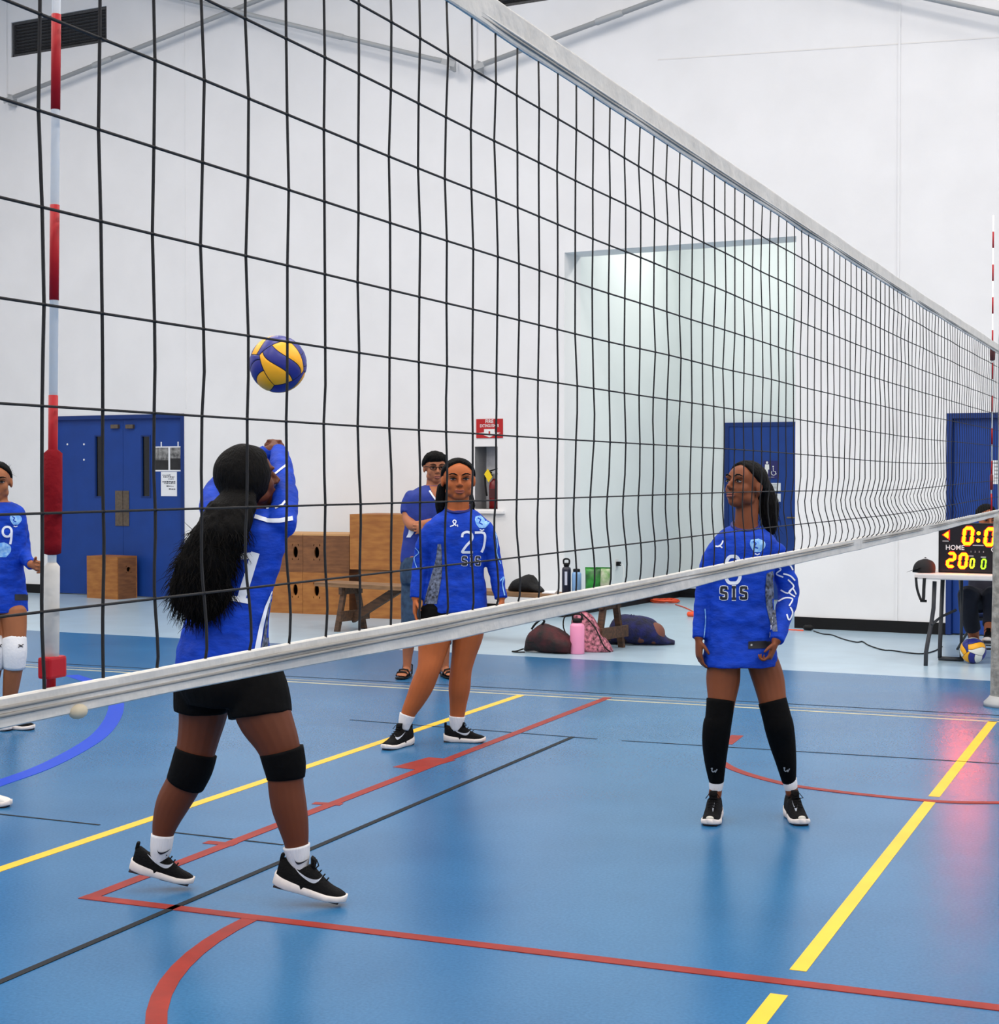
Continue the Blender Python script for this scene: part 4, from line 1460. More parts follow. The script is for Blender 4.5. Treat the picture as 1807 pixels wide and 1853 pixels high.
def head_parts(mb, c, hx, hy, hz, s):
    def e(x, y, z, a, b_, d):
        mb.ell(c + (hx * x + hy * y + hz * z) * s, hx * a * s, hy * b_ * s, hz * d * s, 20, 14)
    e(0, -.012, .028, .073, .094, .086)      # skull
    e(0, .020, -.030, .060, .066, .078)      # face
    e(0, .040, .030, .060, .050, .060)       # forehead
    e(0, .050, -.084, .030, .030, .026)      # chin
    for q in (-1, 1):
        e(q * .033, .046, -.026, .027, .031, .034)   # cheek
        e(q * .040, .014, -.060, .023, .040, .030)   # jaw
        e(q * .027, .083, .024, .024, .010, .008)    # brow
        e(q * .074, -.010, -.006, .009, .020, .031)  # ear
        e(q * .010, .096, -.030, .009, .010, .007)   # nostril
    mb.tube([c + (hx * 0 + hy * .084 + hz * .016) * s, c + (hy * .098 + hz * -.008) * s, c + (hy * .108 + hz * -.026) * s, c + (hy * .098 + hz * -.034) * s],
            [.008 * s, .010 * s, .012 * s, .008 * s], 10)
    e(0, .086, -.058, .022, .010, .007)
    e(0, .084, -.069, .019, .010, .008)


M_EYEW, M_IRIS = mat('eye_white', (168, 156, 148), .4), mat('iris', (22, 14, 10), .25)
M_HAIR = mat('hair_black', (7, 6, 6), .7, spec=.12, bump=.5, bscale=120, stretch=(1, 1, .25))


def face_details(root, off, c, hx, hy, hz, s, lipm, browm=None, eyes=True):
    L = lambda x, y, z: c + (hx * x + hy * y + hz * z) * s - off
    for q in (-1, 1):
        ey = MB().ell(L(q * .030, .0805, .004), hx * .0140 * s, hy * .0080 * s, hz * .0052 * s, 14, 8).build('eye', M_EYEW, root, True)
        MB().ell(L(q * .030, .0868, .004), hx * .0064 * s, hy * .0030 * s, hz * .0054 * s, 12, 8).build('iris', M_IRIS, ey, True)
        MB().tube([L(q * .014, .0895, .0062), L(q * .028, .0905, .0098), L(q * .045, .083, .0062)], [.0018 * s, .0034 * s, .0018 * s], 6).build('eyelash', M_HAIR, ey, True)
        MB().tube([L(q * .010, .0945, .024), L(q * .026, .0965, .0325), L(q * .038, .092, .033), L(q * .052, .078, .027)], [.0022 * s, .0042 * s, .0036 * s, .0012 * s], 6).build('eyebrow', browm or M_HAIR, root, True)
    lp = MB()
    lp.tube([L(-.024, .080, -.062), L(-.012, .0925, -.0575), L(0, .0945, -.059), L(.012, .0925, -.0575), L(.024, .080, -.062)], [.0015 * s, .0050 * s, .0052 * s, .0050 * s, .0015 * s], 8)
    lp.tube([L(-.023, .080, -.063), L(-.011, .0915, -.0685), L(0, .0930, -.070), L(.011, .0915, -.0685), L(.023, .080, -.063)], [.0015 * s, .0058 * s, .0064 * s, .0058 * s, .0015 * s], 8)
    lp.build('lips', lipm, root, True)


def hair_cap(mb, c, hx, hy, hz, s, thr=.05, grow=1.085, tilt=(-.62, .78)):
    """skull cap: swells outside the head only where hair grows"""
    rs = []
    nu, nv = 40, 24
    vs, fs = [], []
    for i in range(nv + 1):
        th = math.pi * i / nv
        for k in range(nu):
            ph = 2 * math.pi * k / nu
            d = V((math.sin(th) * math.cos(ph), math.sin(th) * math.sin(ph), math.cos(th)))
            f = d.y * tilt[0] + d.z * tilt[1]
            # sides come lower than the forehead
            f += .30 * abs(d.x) - .04
            t = min(max((f - thr) / .10, 0), 1)
            g = .80 + (grow - .80) * t * t * (3 - 2 * t)
            p = V((d.x * .0755 * g, -.010 + d.y * .097 * g, .026 + d.z * .089 * g))
            vs.append(c + (hx * p.x + hy * p.y + hz * p.z) * s)
    for i in range(nv):
        for k in range(nu):
            fs.append((i * nu + k, i * nu + (k + 1) % nu, (i + 1) * nu + (k + 1) % nu, (i + 1) * nu + k))
    mb.add(vs, fs)


def hand_parts(mb, w, d, n, t, s=1.0, curl=.35, spread=1.0, thumb=.6):
    """w wrist, d finger direction, n palm normal, t thumb side"""
    d, n = d.normalized(), n.normalized()
    t = (t - d * t.dot(d)).normalized()
    n = (n - d * n.dot(d) - t * n.dot(t)).normalized()
    q = lambda a, b_, c_: w + (d * a + t * b_ + n * c_) * s
    mb.rings([(q(a, 0.0, 0), t * hw * s, n * th * s) for a, hw, th in ((-.02, .022, .017), (.0, .025, .018), (.03, .033, .017), (.06, .038, .0155), (.085, .039, .0135), (.095, .034, .010))], 16)
    for k, (ln, r) in enumerate(((.070, .0082), (.078, .0085), (.072, .0082), (.056, .0072))):
        b_ = (1.5 - k) * .0195
        p = q(.084, b_, 0)
        ang = 0
        dirs = []
        pts = [(p - d * .012 * s, r * s)]
        fan = t * (1.5 - k) * .075 * spread
        for j, fr in enumerate((.45, .32, .23)):
            ang += curl * (.7, 1.0, .8)[j] * (1 + .1 * k)
            dd = (d * math.cos(ang) + n * math.sin(ang) + fan).normalized()
            p = p + dd * ln * fr * s
            pts.append((p, r * s * (.98, .92, .80)[j]))
        limb(mb, pts, 2, 10)
    p = q(.018, .026, .006)
    pts = [(p, .011 * s)]
    for j, ln in enumerate((.028, .024, .019)):
        dd = (d * (.62 + .15 * j) + t * (.62 - .18 * j) + n * (.30 + thumb * .25 * j)).normalized()
        p = p + dd * ln * s
        pts.append((p, (.0105, .0092, .0075)[j] * s))
    limb(mb, pts, 2, 10)


class Person:
    def __init__(s, label, Z0, base_px, skin, cat='person', floor_z=0.0):
        s.Z0 = Z0
        b = s.J(*base_px)
        s.off = V((b.x, b.y, floor_z))
        s.root = thing('person', label, cat, s.off)
        s.skin = skin
        s.body = MB()

    def J(s, px, py, dz=0.0):
        return at_z(px, py, s.Z0 + dz)

    def m(s, px):
        return px * s.Z0 / FPX

    def L(s, lst, k=1.0):         # [(px,py,dz,hw)] -> limb points
        return [(s.J(a, b_, c), s.m(d) * k) for a, b_, c, d in lst]

    def torso(s, lst, psi, k=.62, grow=1.0):
        fwd = face(psi)
        rgt = fwd.cross(UP)
        a = math.radians(psi)
        out = []
        for it in lst:
            px, py, dz, hw = it[:4]
            kk = it[4] if len(it) > 4 else k
            tl = it[5] if len(it) > 5 else 0
            w_ = s.m(hw) / math.sqrt(math.cos(a) ** 2 + (kk * math.sin(a)) ** 2) * grow
            out.append((s.J(px, py, dz), rgt * w_, fwd * w_ * kk - UP * tl))
        return out

    def part(s, name, mb, m, smooth=True, parent=None, label=None, kind=None):
        return mb.build(name, m, parent or s.root, smooth, off=s.off, label=label, kind=kind)

    def finish_body(s, voxel=.0048):
        o = solid('body', s.body, voxel, s.skin, s.root, s.off, 6)
        return o


# ---- decals laid on a garment -------------------------------------------------
def decal(name, prs, parent, off, tree, origin, U, W, polys, m, lift=.003, nd=None):
    """polys: grids in (u,w); each grid is projected onto the garment along -N; quads that would bridge a gap are dropped"""
    lim = 5.0 if nd else 3.2
    vs, fs = [], []
    for grid in polys:
        o = len(vs)
        nr, nc_ = len(grid), len(grid[0])
        tmp, good = [], []
        for row in grid:
            for (u, w_) in row:
                p = origin + U * u + W * w_
                N = (CO - p).normalized()
                hit = tree.ray_cast(p + N * .3, -N, 1.6)
                good.append(hit[0] is not None)
                if hit[0] is None:
                    hit = tree.find_nearest(p)
                nn = hit[1] if hit[1].dot(N) > 0 else N
                tmp.append(hit[0] + N * lift * .4 + nn * lift * .6 - off)
        vs += tmp
        for i in range(nr - 1):
            for j in range(nc_ - 1):
                a = i * nc_ + j
                q = (a, a + 1, a + nc_ + 1, a + nc_)
                if not all(good[k] for k in q):
                    continue
                ok = True
                for k in range(4):
                    e3 = (tmp[q[k]] - tmp[q[(k + 1) % 4]]).length
                    g1, g2 = grid[q[k] // nc_][q[k] % nc_], grid[q[(k + 1) % 4] // nc_][q[(k + 1) % 4] % nc_]
                    if e3 > lim * math.hypot(g1[0] - g2[0], g1[1] - g2[1]) + .004:
                        ok = False
                if ok:
                    fs.append(tuple(o + k for k in q))
    me = bpy.data.meshes.new(name)
    me.from_pydata([tuple(v) for v in vs], [], fs)
    me.materials.append(m)
    bm = bmesh.new()
    bm.from_mesh(me)
    bmesh.ops.delete(bm, geom=[v for v in bm.verts if not v.link_faces], context='VERTS')
    bm.to_mesh(me)
    bm.free()
    me.polygons.foreach_set('use_smooth', [True] * len(me.polygons))
    return link(name, me, parent)


def stroke(pts, wd, step=.008):      # polyline (u,w) -> grid for decal
    P = [V((a, b_, 0)) for a, b_ in pts]
    out = [P[0]]
    for a, b_ in zip(P[:-1], P[1:]):
        n = max(1, int((b_ - a).length / step))
        for k in range(1, n + 1):
            out.append(a.lerp(b_, k / n))
    g = []
    for i, p in enumerate(out):
        t = (out[min(i + 1, len(out) - 1)] - out[max(i - 1, 0)]).normalized()
        n = V((-t.y, t.x, 0))
        k = wd[0] + (wd[1] - wd[0]) * i / (len(out) - 1) if isinstance(wd, tuple) else wd
        g.append([((p - n * k / 2).x, (p - n * k / 2).y), (p.x, p.y), ((p + n * k / 2).x, (p + n * k / 2).y)])
    return g


def patch(l, r_):      # left and right edge polylines with same count -> grid
    l, r_ = smoothpath(l, 4), smoothpath(r_, 4)
    g = []
    for (a, b_) in zip(l, r_):
        g.append([(a[0] + (b_[0] - a[0]) * k / 4, a[1] + (b_[1] - a[1]) * k / 6) for k in range(7)])
    return g


def smoothpath(pts, sub=4):
    return [(v.x, v.y) for v in catmull([V((a, b_, 0)) for a, b_ in pts], sub)]


# glyph strokes in a unit box (height 1, width .6)
GL = {
    '2': [smoothpath([(.02, .74), (.06, .92), (.26, 1), (.46, .92), (.52, .74), (.44, .56), (.22, .32), (.04, .06), (.03, .0)]) + [(.54, 0)]],
    '7': [[(.04, .97), (.36, .98), (.50, .94)] + smoothpath([(.50, .94), (.55, .80), (.53, .5), (.46, .2), (.36, .0)])],
    '9': [smoothpath([(.52, .62), (.40, .46), (.20, .46), (.06, .60), (.06, .84), (.20, .98), (.40, .98), (.53, .84), (.54, .60), (.52, .30), (.46, .0)])],
    '8': [smoothpath([(.30, .52), (.10, .62), (.06, .80), (.16, .97), (.30, 1), (.44, .97), (.54, .80), (.50, .62), (.30, .52), (.10, .42), (.04, .22), (.14, .03), (.30, 0), (.46, .03), (.56, .22), (.50, .42), (.30, .52)])],
    '1': [[(.05, 0), (.55, 0)], [(.30, 0), (.30, .98)], [(.32, .98), (.02, .86)]],
    'S': [[(.50, .80), (.50, .98), (.08, .98), (.06, .56), (.50, .46), (.50, .02), (.06, .02), (.06, .20)]],
    'I': [[(.12, 1), (.48, 1)], [(.30, 1), (.30, 0)], [(.12, 0), (.48, 0)]],
}


def glyphs(txt, h, wd, gap=.72, aspect=1.0):
    out = []
    x0 = -len(txt) * gap * h * aspect / 2 + .06 * h
    for i, ch in enumerate(txt):
        for pl in GL[ch]:
            out.append(stroke([(x0 + (i * gap + a) * h * aspect, (b_ - .5) * h) for a, b_ in pl], wd, h / 14))
    return out


SWOOSH = ([(-.50, .32), (-.42, .06), (-.30, -.10), (-.15, -.12), (.05, -.04), (.28, .10), (.5, .30)],
          [(-.50, .32), (-.43, .16), (-.32, .06), (-.16, .03), (.04, .06), (.27, .16), (.5, .30)])

M_JER = mat('jersey_blue', (16, 60, 174), .65, spec=.15, var=.2, vscale=14, bump=.25, bscale=28, stretch=(1, 1, 2.2))
M_JWHITE = mat('print_white', (226, 232, 244), .6)
M_JBLACK = mat('print_black', (10, 12, 26), .6)
M_JLIGHT = mat('print_light_blue', (84, 150, 226), .6, rgb2=(150, 196, 236), vscale=60)
M_SIDE = mat('side_panel', (112, 122, 146), .7, rgb2=(22, 24, 34), vscale=55)
M_COLLAR = mat('collar_navy', (16, 26, 110), .6)
M_SHORT = mat('shorts_black', (5, 5, 6), .8, spec=.1, bump=.2, bscale=30)
M_SOCKW = mat('sock_white', (220, 220, 224), .8, bump=.3, bscale=120, stretch=(1, 1, .1))
M_PADB = mat('knee_black', (5, 5, 6), .8, spec=.1, bump=.15, bscale=60)
M_PADW = mat('knee_white', (220, 222, 226), .8, bump=.2, bscale=60)
M_SHB = mat('shoe_black', (8, 8, 10), .75, spec=.15, bump=.35, bscale=160)
M_SHW = mat('shoe_white', (222, 220, 216), .55, bump=.2, bscale=50)
M_SOLE = mat('sole_white', (222, 214, 210), .55, var=.05, vscale=40)
M_OUT = mat('outsole_dark', (40, 26, 26), .6)


def skinm(name, rgb):
    return mat(name, rgb, .55, spec=.3, var=.10, vscale=7, sheen=.0)


def shoe(P, heel, toe_dir, pitch=0.0, Lh=.25, up_m=M_SHB, sole_m=M_SOLE, sock=None, side=1, logo=True, logo_m=M_JWHITE, roll=0.0, wid=1.0):
    """heel: world point at the back of the sole; toe_dir horizontal; pitch >0 raises the heel"""
    f = V((toe_dir.x, toe_dir.y, 0)).normalized()
    l = UP.cross(f).normalized()
    fy = (f * math.cos(pitch) - UP * math.sin(pitch)).normalized()
    uz = l.cross(fy) * -1
    if uz.z < 0:
        uz = -uz
    q = lambda x, y, z: heel + (l * x * wid + fy * y + uz * z) * (Lh / .25)
    # sole: outline along the length
    so = [(0.0, .018), (.012, .028), (.05, .034), (.10, .031), (.15, .037), (.19, .041), (.225, .037), (.245, .027), (.254, .013)]
    rg = []
    for y, hw in so:
        spring = max(0, (y - .17)) ** 2 * 1.6
        back = max(0, .03 - y) * .35
        h = .042 - .018 * min(max((y - .06) / .14, 0), 1)
        zc = spring + back + h / 2
        rg.append((y, hw, zc, h / 2))
    mb = MB()
    vs, fs = [], []
    n = 16
    for y, hw, zc, h in rg:
        for k in range(n):
            a = 2 * math.pi * k / n
            cx_, cz_ = math.cos(a), math.sin(a)
            e = .45
            x = 1.12 * hw * abs(cx_) ** e * (1 if cx_ > 0 else -1)
            z = zc + h * abs(cz_) ** e * (1 if cz_ > 0 else -1)
            vs.append(q(x, y, z))
    for i in range(len(rg) - 1):
        for k in range(n):
            fs.append((i * n + k, i * n + (k + 1) % n, (i + 1) * n + (k + 1) % n, (i + 1) * n + k))
    fs.append(tuple(range(n - 1, -1, -1)))
    fs.append(tuple((len(rg) - 1) * n + k for k in range(n)))
    # upper
    up = MB()
    us = [(.006, .021, .036, .098), (.02, .029, .034, .108), (.05, .034, .030, .094), (.08, .034, .028, .090), (.11, .035, .026, .108), (.14, .037, .024, .090), (.17, .039, .023, .070), (.20, .038, .024, .056), (.225, .035, .024, .050), (.243, .025, .026, .043), (.2515, .011, .029, .037)]
    vs2, fs2 = [], []
    n2 = 18
    U_ = catmull([V((a, b_, c_)) for a, b_, c_, d in us], 2)
    H_ = [v.x for v in catmull([V((d, 0, 0)) for a, b_, c_, d in us], 2)]
    for (p, top) in zip(U_, H_):
        y, hw, z0 = p
        for k in range(n2):
            a = 2 * math.pi * k / n2
            cx_, cz_ = math.cos(a), math.sin(a)
            zz = z0 - .006 + (top - z0) * max(cz_, -.12)
            x = hw * (abs(cx_) ** (.42 if y < .125 else .62)) * (1 if cx_ > 0 else -1)
            vs2.append(q(x, y, zz))
    for i in range(len(U_) - 1):
        for k in range(n2):
            fs2.append((i * n2 + k, i * n2 + (k + 1) % n2, (i + 1) * n2 + (k + 1) % n2, (i + 1) * n2 + k))
    fs2.append(tuple(range(n2 - 1, -1, -1)))
    fs2.append(tuple((len(U_) - 1) * n2 + k for k in range(n2)))
    up.add(vs2, fs2)
    # heel tab and tongue
    up.obox(q(0, .010, .102), l * .014 * wid, fy * .006, uz * .014, .004)
    up.obox(q(0, .116, .112), l * .017 * wid, fy * .008 + uz * -.003, uz * .016 + fy * -.004, .004)
    uo = P.part('shoe', up, up_m)
    MB.add(mb, vs, fs)
    P.part('sole', mb, sole_m, parent=uo)
    ot = MB()
    for (y0, y1, hw) in ((.004, .06, .024), (.13, .235, .030)):
        ot.obox(q(0, (y0 + y1) / 2, .0035 + max(0, ((y0 + y1) / 2 - .17)) ** 2 * 1.6), l * hw * wid, fy * (y1 - y0) / 2, uz * .004, .002)
    P.part('outsole', ot, M_OUT, parent=uo)
    la = MB()
    for y, z in ((.130, .100), (.145, .090), (.160, .080), (.175, .071)):
        la.tube([q(-.018, y, z - .004), q(0, y + .004, z + .002), q(.018, y, z - .004)], .0024, 5)
    la.tube([q(0, .126, .108), q(.018, .122, .118), q(.032, .13, .100), q(.012, .135, .100)], .0022, 5)
    la.tube([q(0, .126, .108), q(-.018, .122, .118), q(-.032, .13, .098)], .0022, 5)
    P.part('laces', la, up_m, parent=uo)
    if logo:
        tr = bvh(uo, P.off)
        for sd in (1, -1):
            U = fy
            W = uz
            Nn = l * sd
            if U.cross(W).dot(Nn) < 0:
                U = -fy
            Lg = [((a if U is fy else -a) * .105, b_ * .085) for a, b_ in SWOOSH[0]]
            Hg = [((a if U is fy else -a) * .105, b_ * .085) for a, b_ in SWOOSH[1]]
            # the tail of the mark points to the heel
            Lg = [(-a, b_) for a, b_ in Lg]
            Hg = [(-a, b_) for a, b_ in Hg]
            decal('logo', P, uo, P.off, tr, q(0, .108, .052), U, W, [patch(Lg, Hg)], logo_m, .002)
    return uo


def jersey(P, tor, arms, psi, k=.62, voxel=.0062, m=M_JER, wr=1.0, seed=0, kneck=None):
    mb = MB()
    rings_smooth(mb, P.torso(tor, psi, k))
    for a in arms:
        pts = P.L(a)
        limb(mb, pts[:2], 3, 18)
        cuff(mb, pts)
    def wrinkle(p):
        q = p + V((seed * 3.1, 0, 0))
        return (.0055 * noise.noise(V((q.x * 9, q.y * 9, q.z * 15))) + .0042 * noise.noise(V((q.x * 20 + q.z * 14, q.y * 20, q.z * 26 - q.x * 9)))) * wr
    return solid('jersey', mb, voxel, m, P.root, P.off, 5, wrinkle)


def strands(P, name, roots, n, length, down, spread, rad, m, seed=1, parent=None):
    rr = random.Random(seed)
    mb = MB()
    for _ in range(n):
        c, nrm = roots(rr)
        d = (nrm * .7 + down + V((rr.uniform(-1, 1), rr.uniform(-1, 1), rr.uniform(-1, 1))) * spread).normalized()
        p = c - nrm * .006
        pts = [p]
        ln = length * rr.uniform(.5, 1.3)
        for k in range(5):
            d = (d + down * .35 + V((rr.uniform(-1, 1), rr.uniform(-1, 1), rr.uniform(-1, 1))) * .28).normalized()
            p = p + d * ln / 5
            pts.append(p)
        r_ = rad * rr.uniform(.6, 1.3)
        mb.tube(pts, [r_, r_, r_ * .9, r_ * .8, r_ * .6, r_ * .25], 3, False)
    return P.part(name, mb, m, True, parent, kind='stuff')
HW = 1.09
# ------------------------------------------------------------------ player 1: long hair, back to the camera, arms raised
SK1 = skinm('skin_dark', (94, 46, 22))
P = Person('person seen from behind with very long dark hair and raised arms in blue jersey', 5.87, (440, 1625, 0), SK1)
TOR = [(456, 922, .05, 34, .8), (454, 934, .05, 60), (452, 955, .04, 73), (448, 985, .03, 75), (438, 1020, .02, 73), (426, 1060, .01, 73), (415, 1105, 0, 77), (407, 1150, 0, 84, .64), (403, 1185, 0, 89, .66), (402, 1206, 0, 91, .68)]
AR = [(508, 952, -.04, 26), (515, 915, .06, 25), (513, 878, .18, 24), (509, 848, .30, 22), (506, 828, .38, 19), (503, 815, .43, 16)]
AL = [(392, 938, .16, 27), (384, 910, .26, 26), (402, 880, .36, 25), (440, 850, .42, 22), (470, 828, .44, 19), (486, 815, .45, 16)]
b = P.body
rings_smooth(b, P.torso(TOR, 150, .62, .9))
rings_smooth(b, P.torso([(404, 1180, 0, 78), (405, 1210, 0, 80), (408, 1235, 0, 70), (410, 1252, 0, 40)], 140, .6))
for a in (AR, AL):
    limb(b, [(p, r * .72) for p, r in P.L(a)])
limb(b, P.L([(452, 950, .05, 26), (450, 915, .05, 25), (448, 885, .05, 25)]))
LL = [(366, 1228, .05, 47), (368, 1280, .07, 46), (360, 1330, .08, 39), (347, 1385, .08, 34), (331, 1420, .09, 33), (312, 1455, .10, 31), (299, 1490, .10, 24), (293, 1520, .10, 18), (287, 1562, .10, 13)]
RL = [(460, 1230, -.05, 49), (476, 1290, -.08, 50), (500, 1340, -.1, 40), (514, 1385, -.1, 33), (517, 1420, -.1, 32), (522, 1455, -.1, 32), (530, 1490, -.1, 28), (536, 1525, -.1, 22), (541, 1578, -.1, 14)]
limb(b, P.L(LL))
limb(b, P.L(RL))
hf, hu = face(118, 12), None
hx = hf.cross(UP).normalized() * HW
hz = hx.cross(hf).normalized()
hc = P.J(449, 868, .05)
HS = 1.02
head_parts(b, hc, hx, hf, hz, HS)
wr_, wl_ = P.J(500, 814, .45), P.J(490, 815, .46)
up_away = (F0 * .95 + UP * .12).normalized()
hand_parts(b, wr_ + UP * .004, up_away - R0 * .35, -R0, -UP, .85, 1.5, .2, .2)
hand_parts(b, wl_ + UP * .004, up_away + R0 * .15, R0, -UP, .85, 1.5, .2, .2)
P.finish_body()
J1 = jersey(P, TOR, [AR, AL], 150, seed=1)
t1 = bvh(J1, P.off)
# shorts
mb = MB()
rings_smooth(mb, P.torso([(405, 1172, 0, 78, .50), (403, 1190, 0, 85, .54), (404, 1208, 0, 92, .62), (409, 1240, 0, 96), (412, 1272, 0, 84)], 140, .72))
cuff(mb, P.L([(366, 1220, .05, 54), (366, 1258, .055, 53), (365, 1286, .06, 51)]))
cuff(mb, P.L([(455, 1215, -.05, 54), (466, 1260, -.07, 57), (471, 1295, -.08, 58)]))
sh = solid('shorts', mb, .0062, M_SHORT, P.root, P.off, 4, lambda p: .003 * noise.noise(p * 14))
for lst in ([(355, 1360, .08, 39), (347, 1388, .08, 39), (335, 1417, .09, 36)], [(509, 1357, -.1, 40), (515, 1385, -.1, 38), (517, 1408, -.1, 34)]):
    mb = MB()
    cuff(mb, P.L(lst))
    P.part('knee_pad', mb, M_PADB)
for lst in ([(294, 1510, .10, 21), (291, 1535, .10, 20), (287, 1553, .10, 15), (286, 1572, .10, 9)], [(536, 1530, -.1, 24.5), (540, 1553, -.1, 20), (543, 1574, -.1, 14), (545, 1594, -.1, 9)]):
    mb = MB()
    cuff(mb, P.L(lst))
    sk = P.part('sock', mb, M_SOCKW)
    tr = bvh(sk, P.off)
    cpx = lst[1]
    o_ = P.J(cpx[0] + 5, cpx[1] + 8, cpx[2] - .05)
    Lg = [(-a * .05, b_ * .05 + .0) for a, b_ in SWOOSH[0]]
    Hg = [(-a * .05, b_ * .05 + .0) for a, b_ in SWOOSH[1]]
    decal('logo', P, sk, P.off, tr, o_, R0, UP, [patch([(-a, b_) for a, b_ in Lg][::-1], [(-a, b_) for a, b_ in Hg][::-1])], M_JBLACK, .003)
# shoes: heels lifted
hl = P.J(233, 1575, .10)
shoe(P, hl, face(93), .25, .235)
hr = P.J(493, 1602, -.1)
shoe(P, hr, face(86), .24, .262)
# back number, shoulder stripe, side panel
W_ = (P.J(452, 950, .04) - P.J(412, 1150, 0)).normalized()
U_ = R0.copy()
U_ = (U_ - W_ * U_.dot(W_)).normalized()
decal('number', P, J1, P.off, t1, P.J(442, 1043, -.2), U_, W_, [stroke([(.022, .088), (.004, -.088)], .030), stroke([(.022, .078), (-.026, .066)], .022), stroke([(-.034, -.082), (.036, -.082)], .018)], M_JWHITE)
decal('stripe', P, J1, P.off, t1, P.J(500, 940, -.2), R0, UP, [stroke([(-.075, .01), (-.03, -.004), (.01, -.004), (.055, .004)], .014)], M_JWHITE, .005, -F0 + UP * .5)
decal('side_panel', P, J1, P.off, t1, P.J(470, 1130, -.2), R0, UP, [patch([(.046, .13), (.028, .06), (.018, .0), (.008, -.06), (.0, -.10)], [(.055, .13), (.045, .06), (.05, .0), (.05, -.06), (.048, -.10)])], M_SIDE)
decal('stripe', P, J1, P.off, t1, P.J(470, 1130, -.2), R0, UP, [stroke([(.05, .13), (.022, .06), (.004, -.01), (-.012, -.10)], (.006, .02))], M_JWHITE)
decal('stripe', P, J1, P.off, t1, P.J(505, 845, .1), R0, UP, [stroke([(-.02, -.03), (.01, -.005), (.03, .01)], .007), stroke([(-.015, -.15), (.01, -.14), (.022, -.125)], .008)], M_JWHITE)
# hair: cap and a big bushy tail
mb = MB()
hair_cap(mb, hc, hx, hf, hz, HS, -.12, 1.16)
mb.ell(P.J(440, 862, .03), R0 * .100, F0 * .095, UP * .120, 24, 16)
tail = [(438, 880, .06, 22), (424, 908, -.07, 40), (405, 945, -.12, 48), (386, 984, -.13, 51), (369, 1030, -.13, 52), (364, 1068, -.12, 53), (364, 1096, -.11, 46), (362, 1120, -.10, 24)]
rg = []
for (px, py, dz, hw) in tail:
    rg.append((P.J(px, py, dz), R0 * P.m(hw), F0 * P.m(hw) * .55 - UP * .01))
rings_smooth(mb, rg)
h1 = solid('hair', mb, .0065, M_HAIR, P.root, P.off, 4, lambda p: .012 * noise.noise(V((p.x * 16, p.y * 16, p.z * 11))) + .008 * noise.noise(V((p.x * 60, p.y * 60, p.z * 14))) if p.z < 1.42 else .002 * noise.noise(p * 20))
hv = [(v.co + P.off, v.normal.copy()) for v in h1.data.vertices if v.co.z < 1.33]
M_STR = mat('hair_strand', (9, 7, 6), .7, spec=.12)
strands(P, 'loose_strands', lambda rr: rr.choice(hv), 2600, .06, V((0, 0, -.7)), .8, .0012, M_STR, 3, h1)

# ------------------------------------------------------------------ player 27
SK2 = skinm('skin_tan', (170, 91, 46))
LIP2 = mat('lips_rose', (140, 70, 54), .5)
P = Person('person in blue jersey 27 standing facing the camera, hands at the sides, black shorts', 9.17, (800, 1345, 0), SK2)
TOR = [(829, 919, 0, 24, .9, .022), (829, 925, .01, 31, .75, .016), (829, 936, .01, 47), (829, 952, .01, 56), (829, 975, .0, 55), (828, 1005, 0, 51), (826, 1035, 0, 50), (825, 1060, 0, 54), (823, 1085, 0, 58), (823, 1107, 0, 59)]
AA = [(786, 953, 0, 17), (773, 977, 0, 17.5), (764, 1010, .02, 17), (758, 1045, 0, 15), (753, 1083, -.03, 13)]
AB = [(872, 953, 0, 17), (884, 977, 0, 17), (891, 1010, .02, 15.5), (899, 1045, 0, 13.5), (906, 1083, -.03, 12)]
b = P.body
rings_smooth(b, P.torso(TOR, 4, .62, .9))
rings_smooth(b, P.torso([(823, 1085, 0, 52), (822, 1102, 0, 53), (822, 1116, 0, 46), (822, 1126, 0, 30)], 4, .52))
for a in (AA, AB):
    limb(b, [(p, r * .72) for p, r in P.L(a)])
limb(b, P.L([(829, 938, .02, 21), (829, 915, .01, 20), (829, 890, .02, 20)]))
LA = [(793, 1120, 0, 31), (787, 1150, -.03, 31), (781, 1185, -.05, 25), (775, 1212, -.07, 21), (764, 1240, -.06, 21), (752, 1265, -.04, 18), (739, 1290, -.03, 13.5), (731, 1316, -.03, 9)]
LB = [(850, 1120, 0, 29), (846, 1150, .02, 28), (839, 1185, .03, 22.5), (834, 1212, .04, 20), (831, 1245, .07, 20), (829, 1270, .09, 16.5), (827, 1295, .1, 13.5), (825, 1318, .1, 9)]
limb(b, P.L(LA))
limb(b, P.L(LB))
hf = face(6, 2)
hx = hf.cross(UP).normalized() * HW
hz = hx.cross(hf).normalized()
hc = P.J(829, 869, -.02)
hx = hx * 1.06
HS = 1.03
head_parts(b, hc, hx, hf, hz, HS)
hand_parts(b, P.J(752, 1084, -.03), -UP - R0 * .05 - F0 * .1, R0, -F0, .92, .35)
hand_parts(b, P.J(907, 1084, -.03), -UP + R0 * .1 - F0 * .1, -R0, -F0, .92, .35)
P.finish_body()
face_details(P.root, P.off, hc, hx, hf, hz, HS, LIP2)
J2 = jersey(P, TOR, [AA, AB], 4, seed=2)
t2 = bvh(J2, P.off)
cl = MB()
cl.tube([P.J(829, 920, 0) + (R0 * math.cos(a) * .070 + F0 * (math.sin(a) * .064)) + UP * (.024 * math.sin(a) + .002) for a in [2 * math.pi * k / 28 for k in range(28)]], .008, 8, closed=True)
P.part('collar', cl, M_COLLAR, parent=J2)
mb = MB()
rings_smooth(mb, P.torso([(823, 1084, 0, 55), (822, 1100, 0, 59), (822, 1122, 0, 60), (822, 1140, 0, 50)], 4, .60))
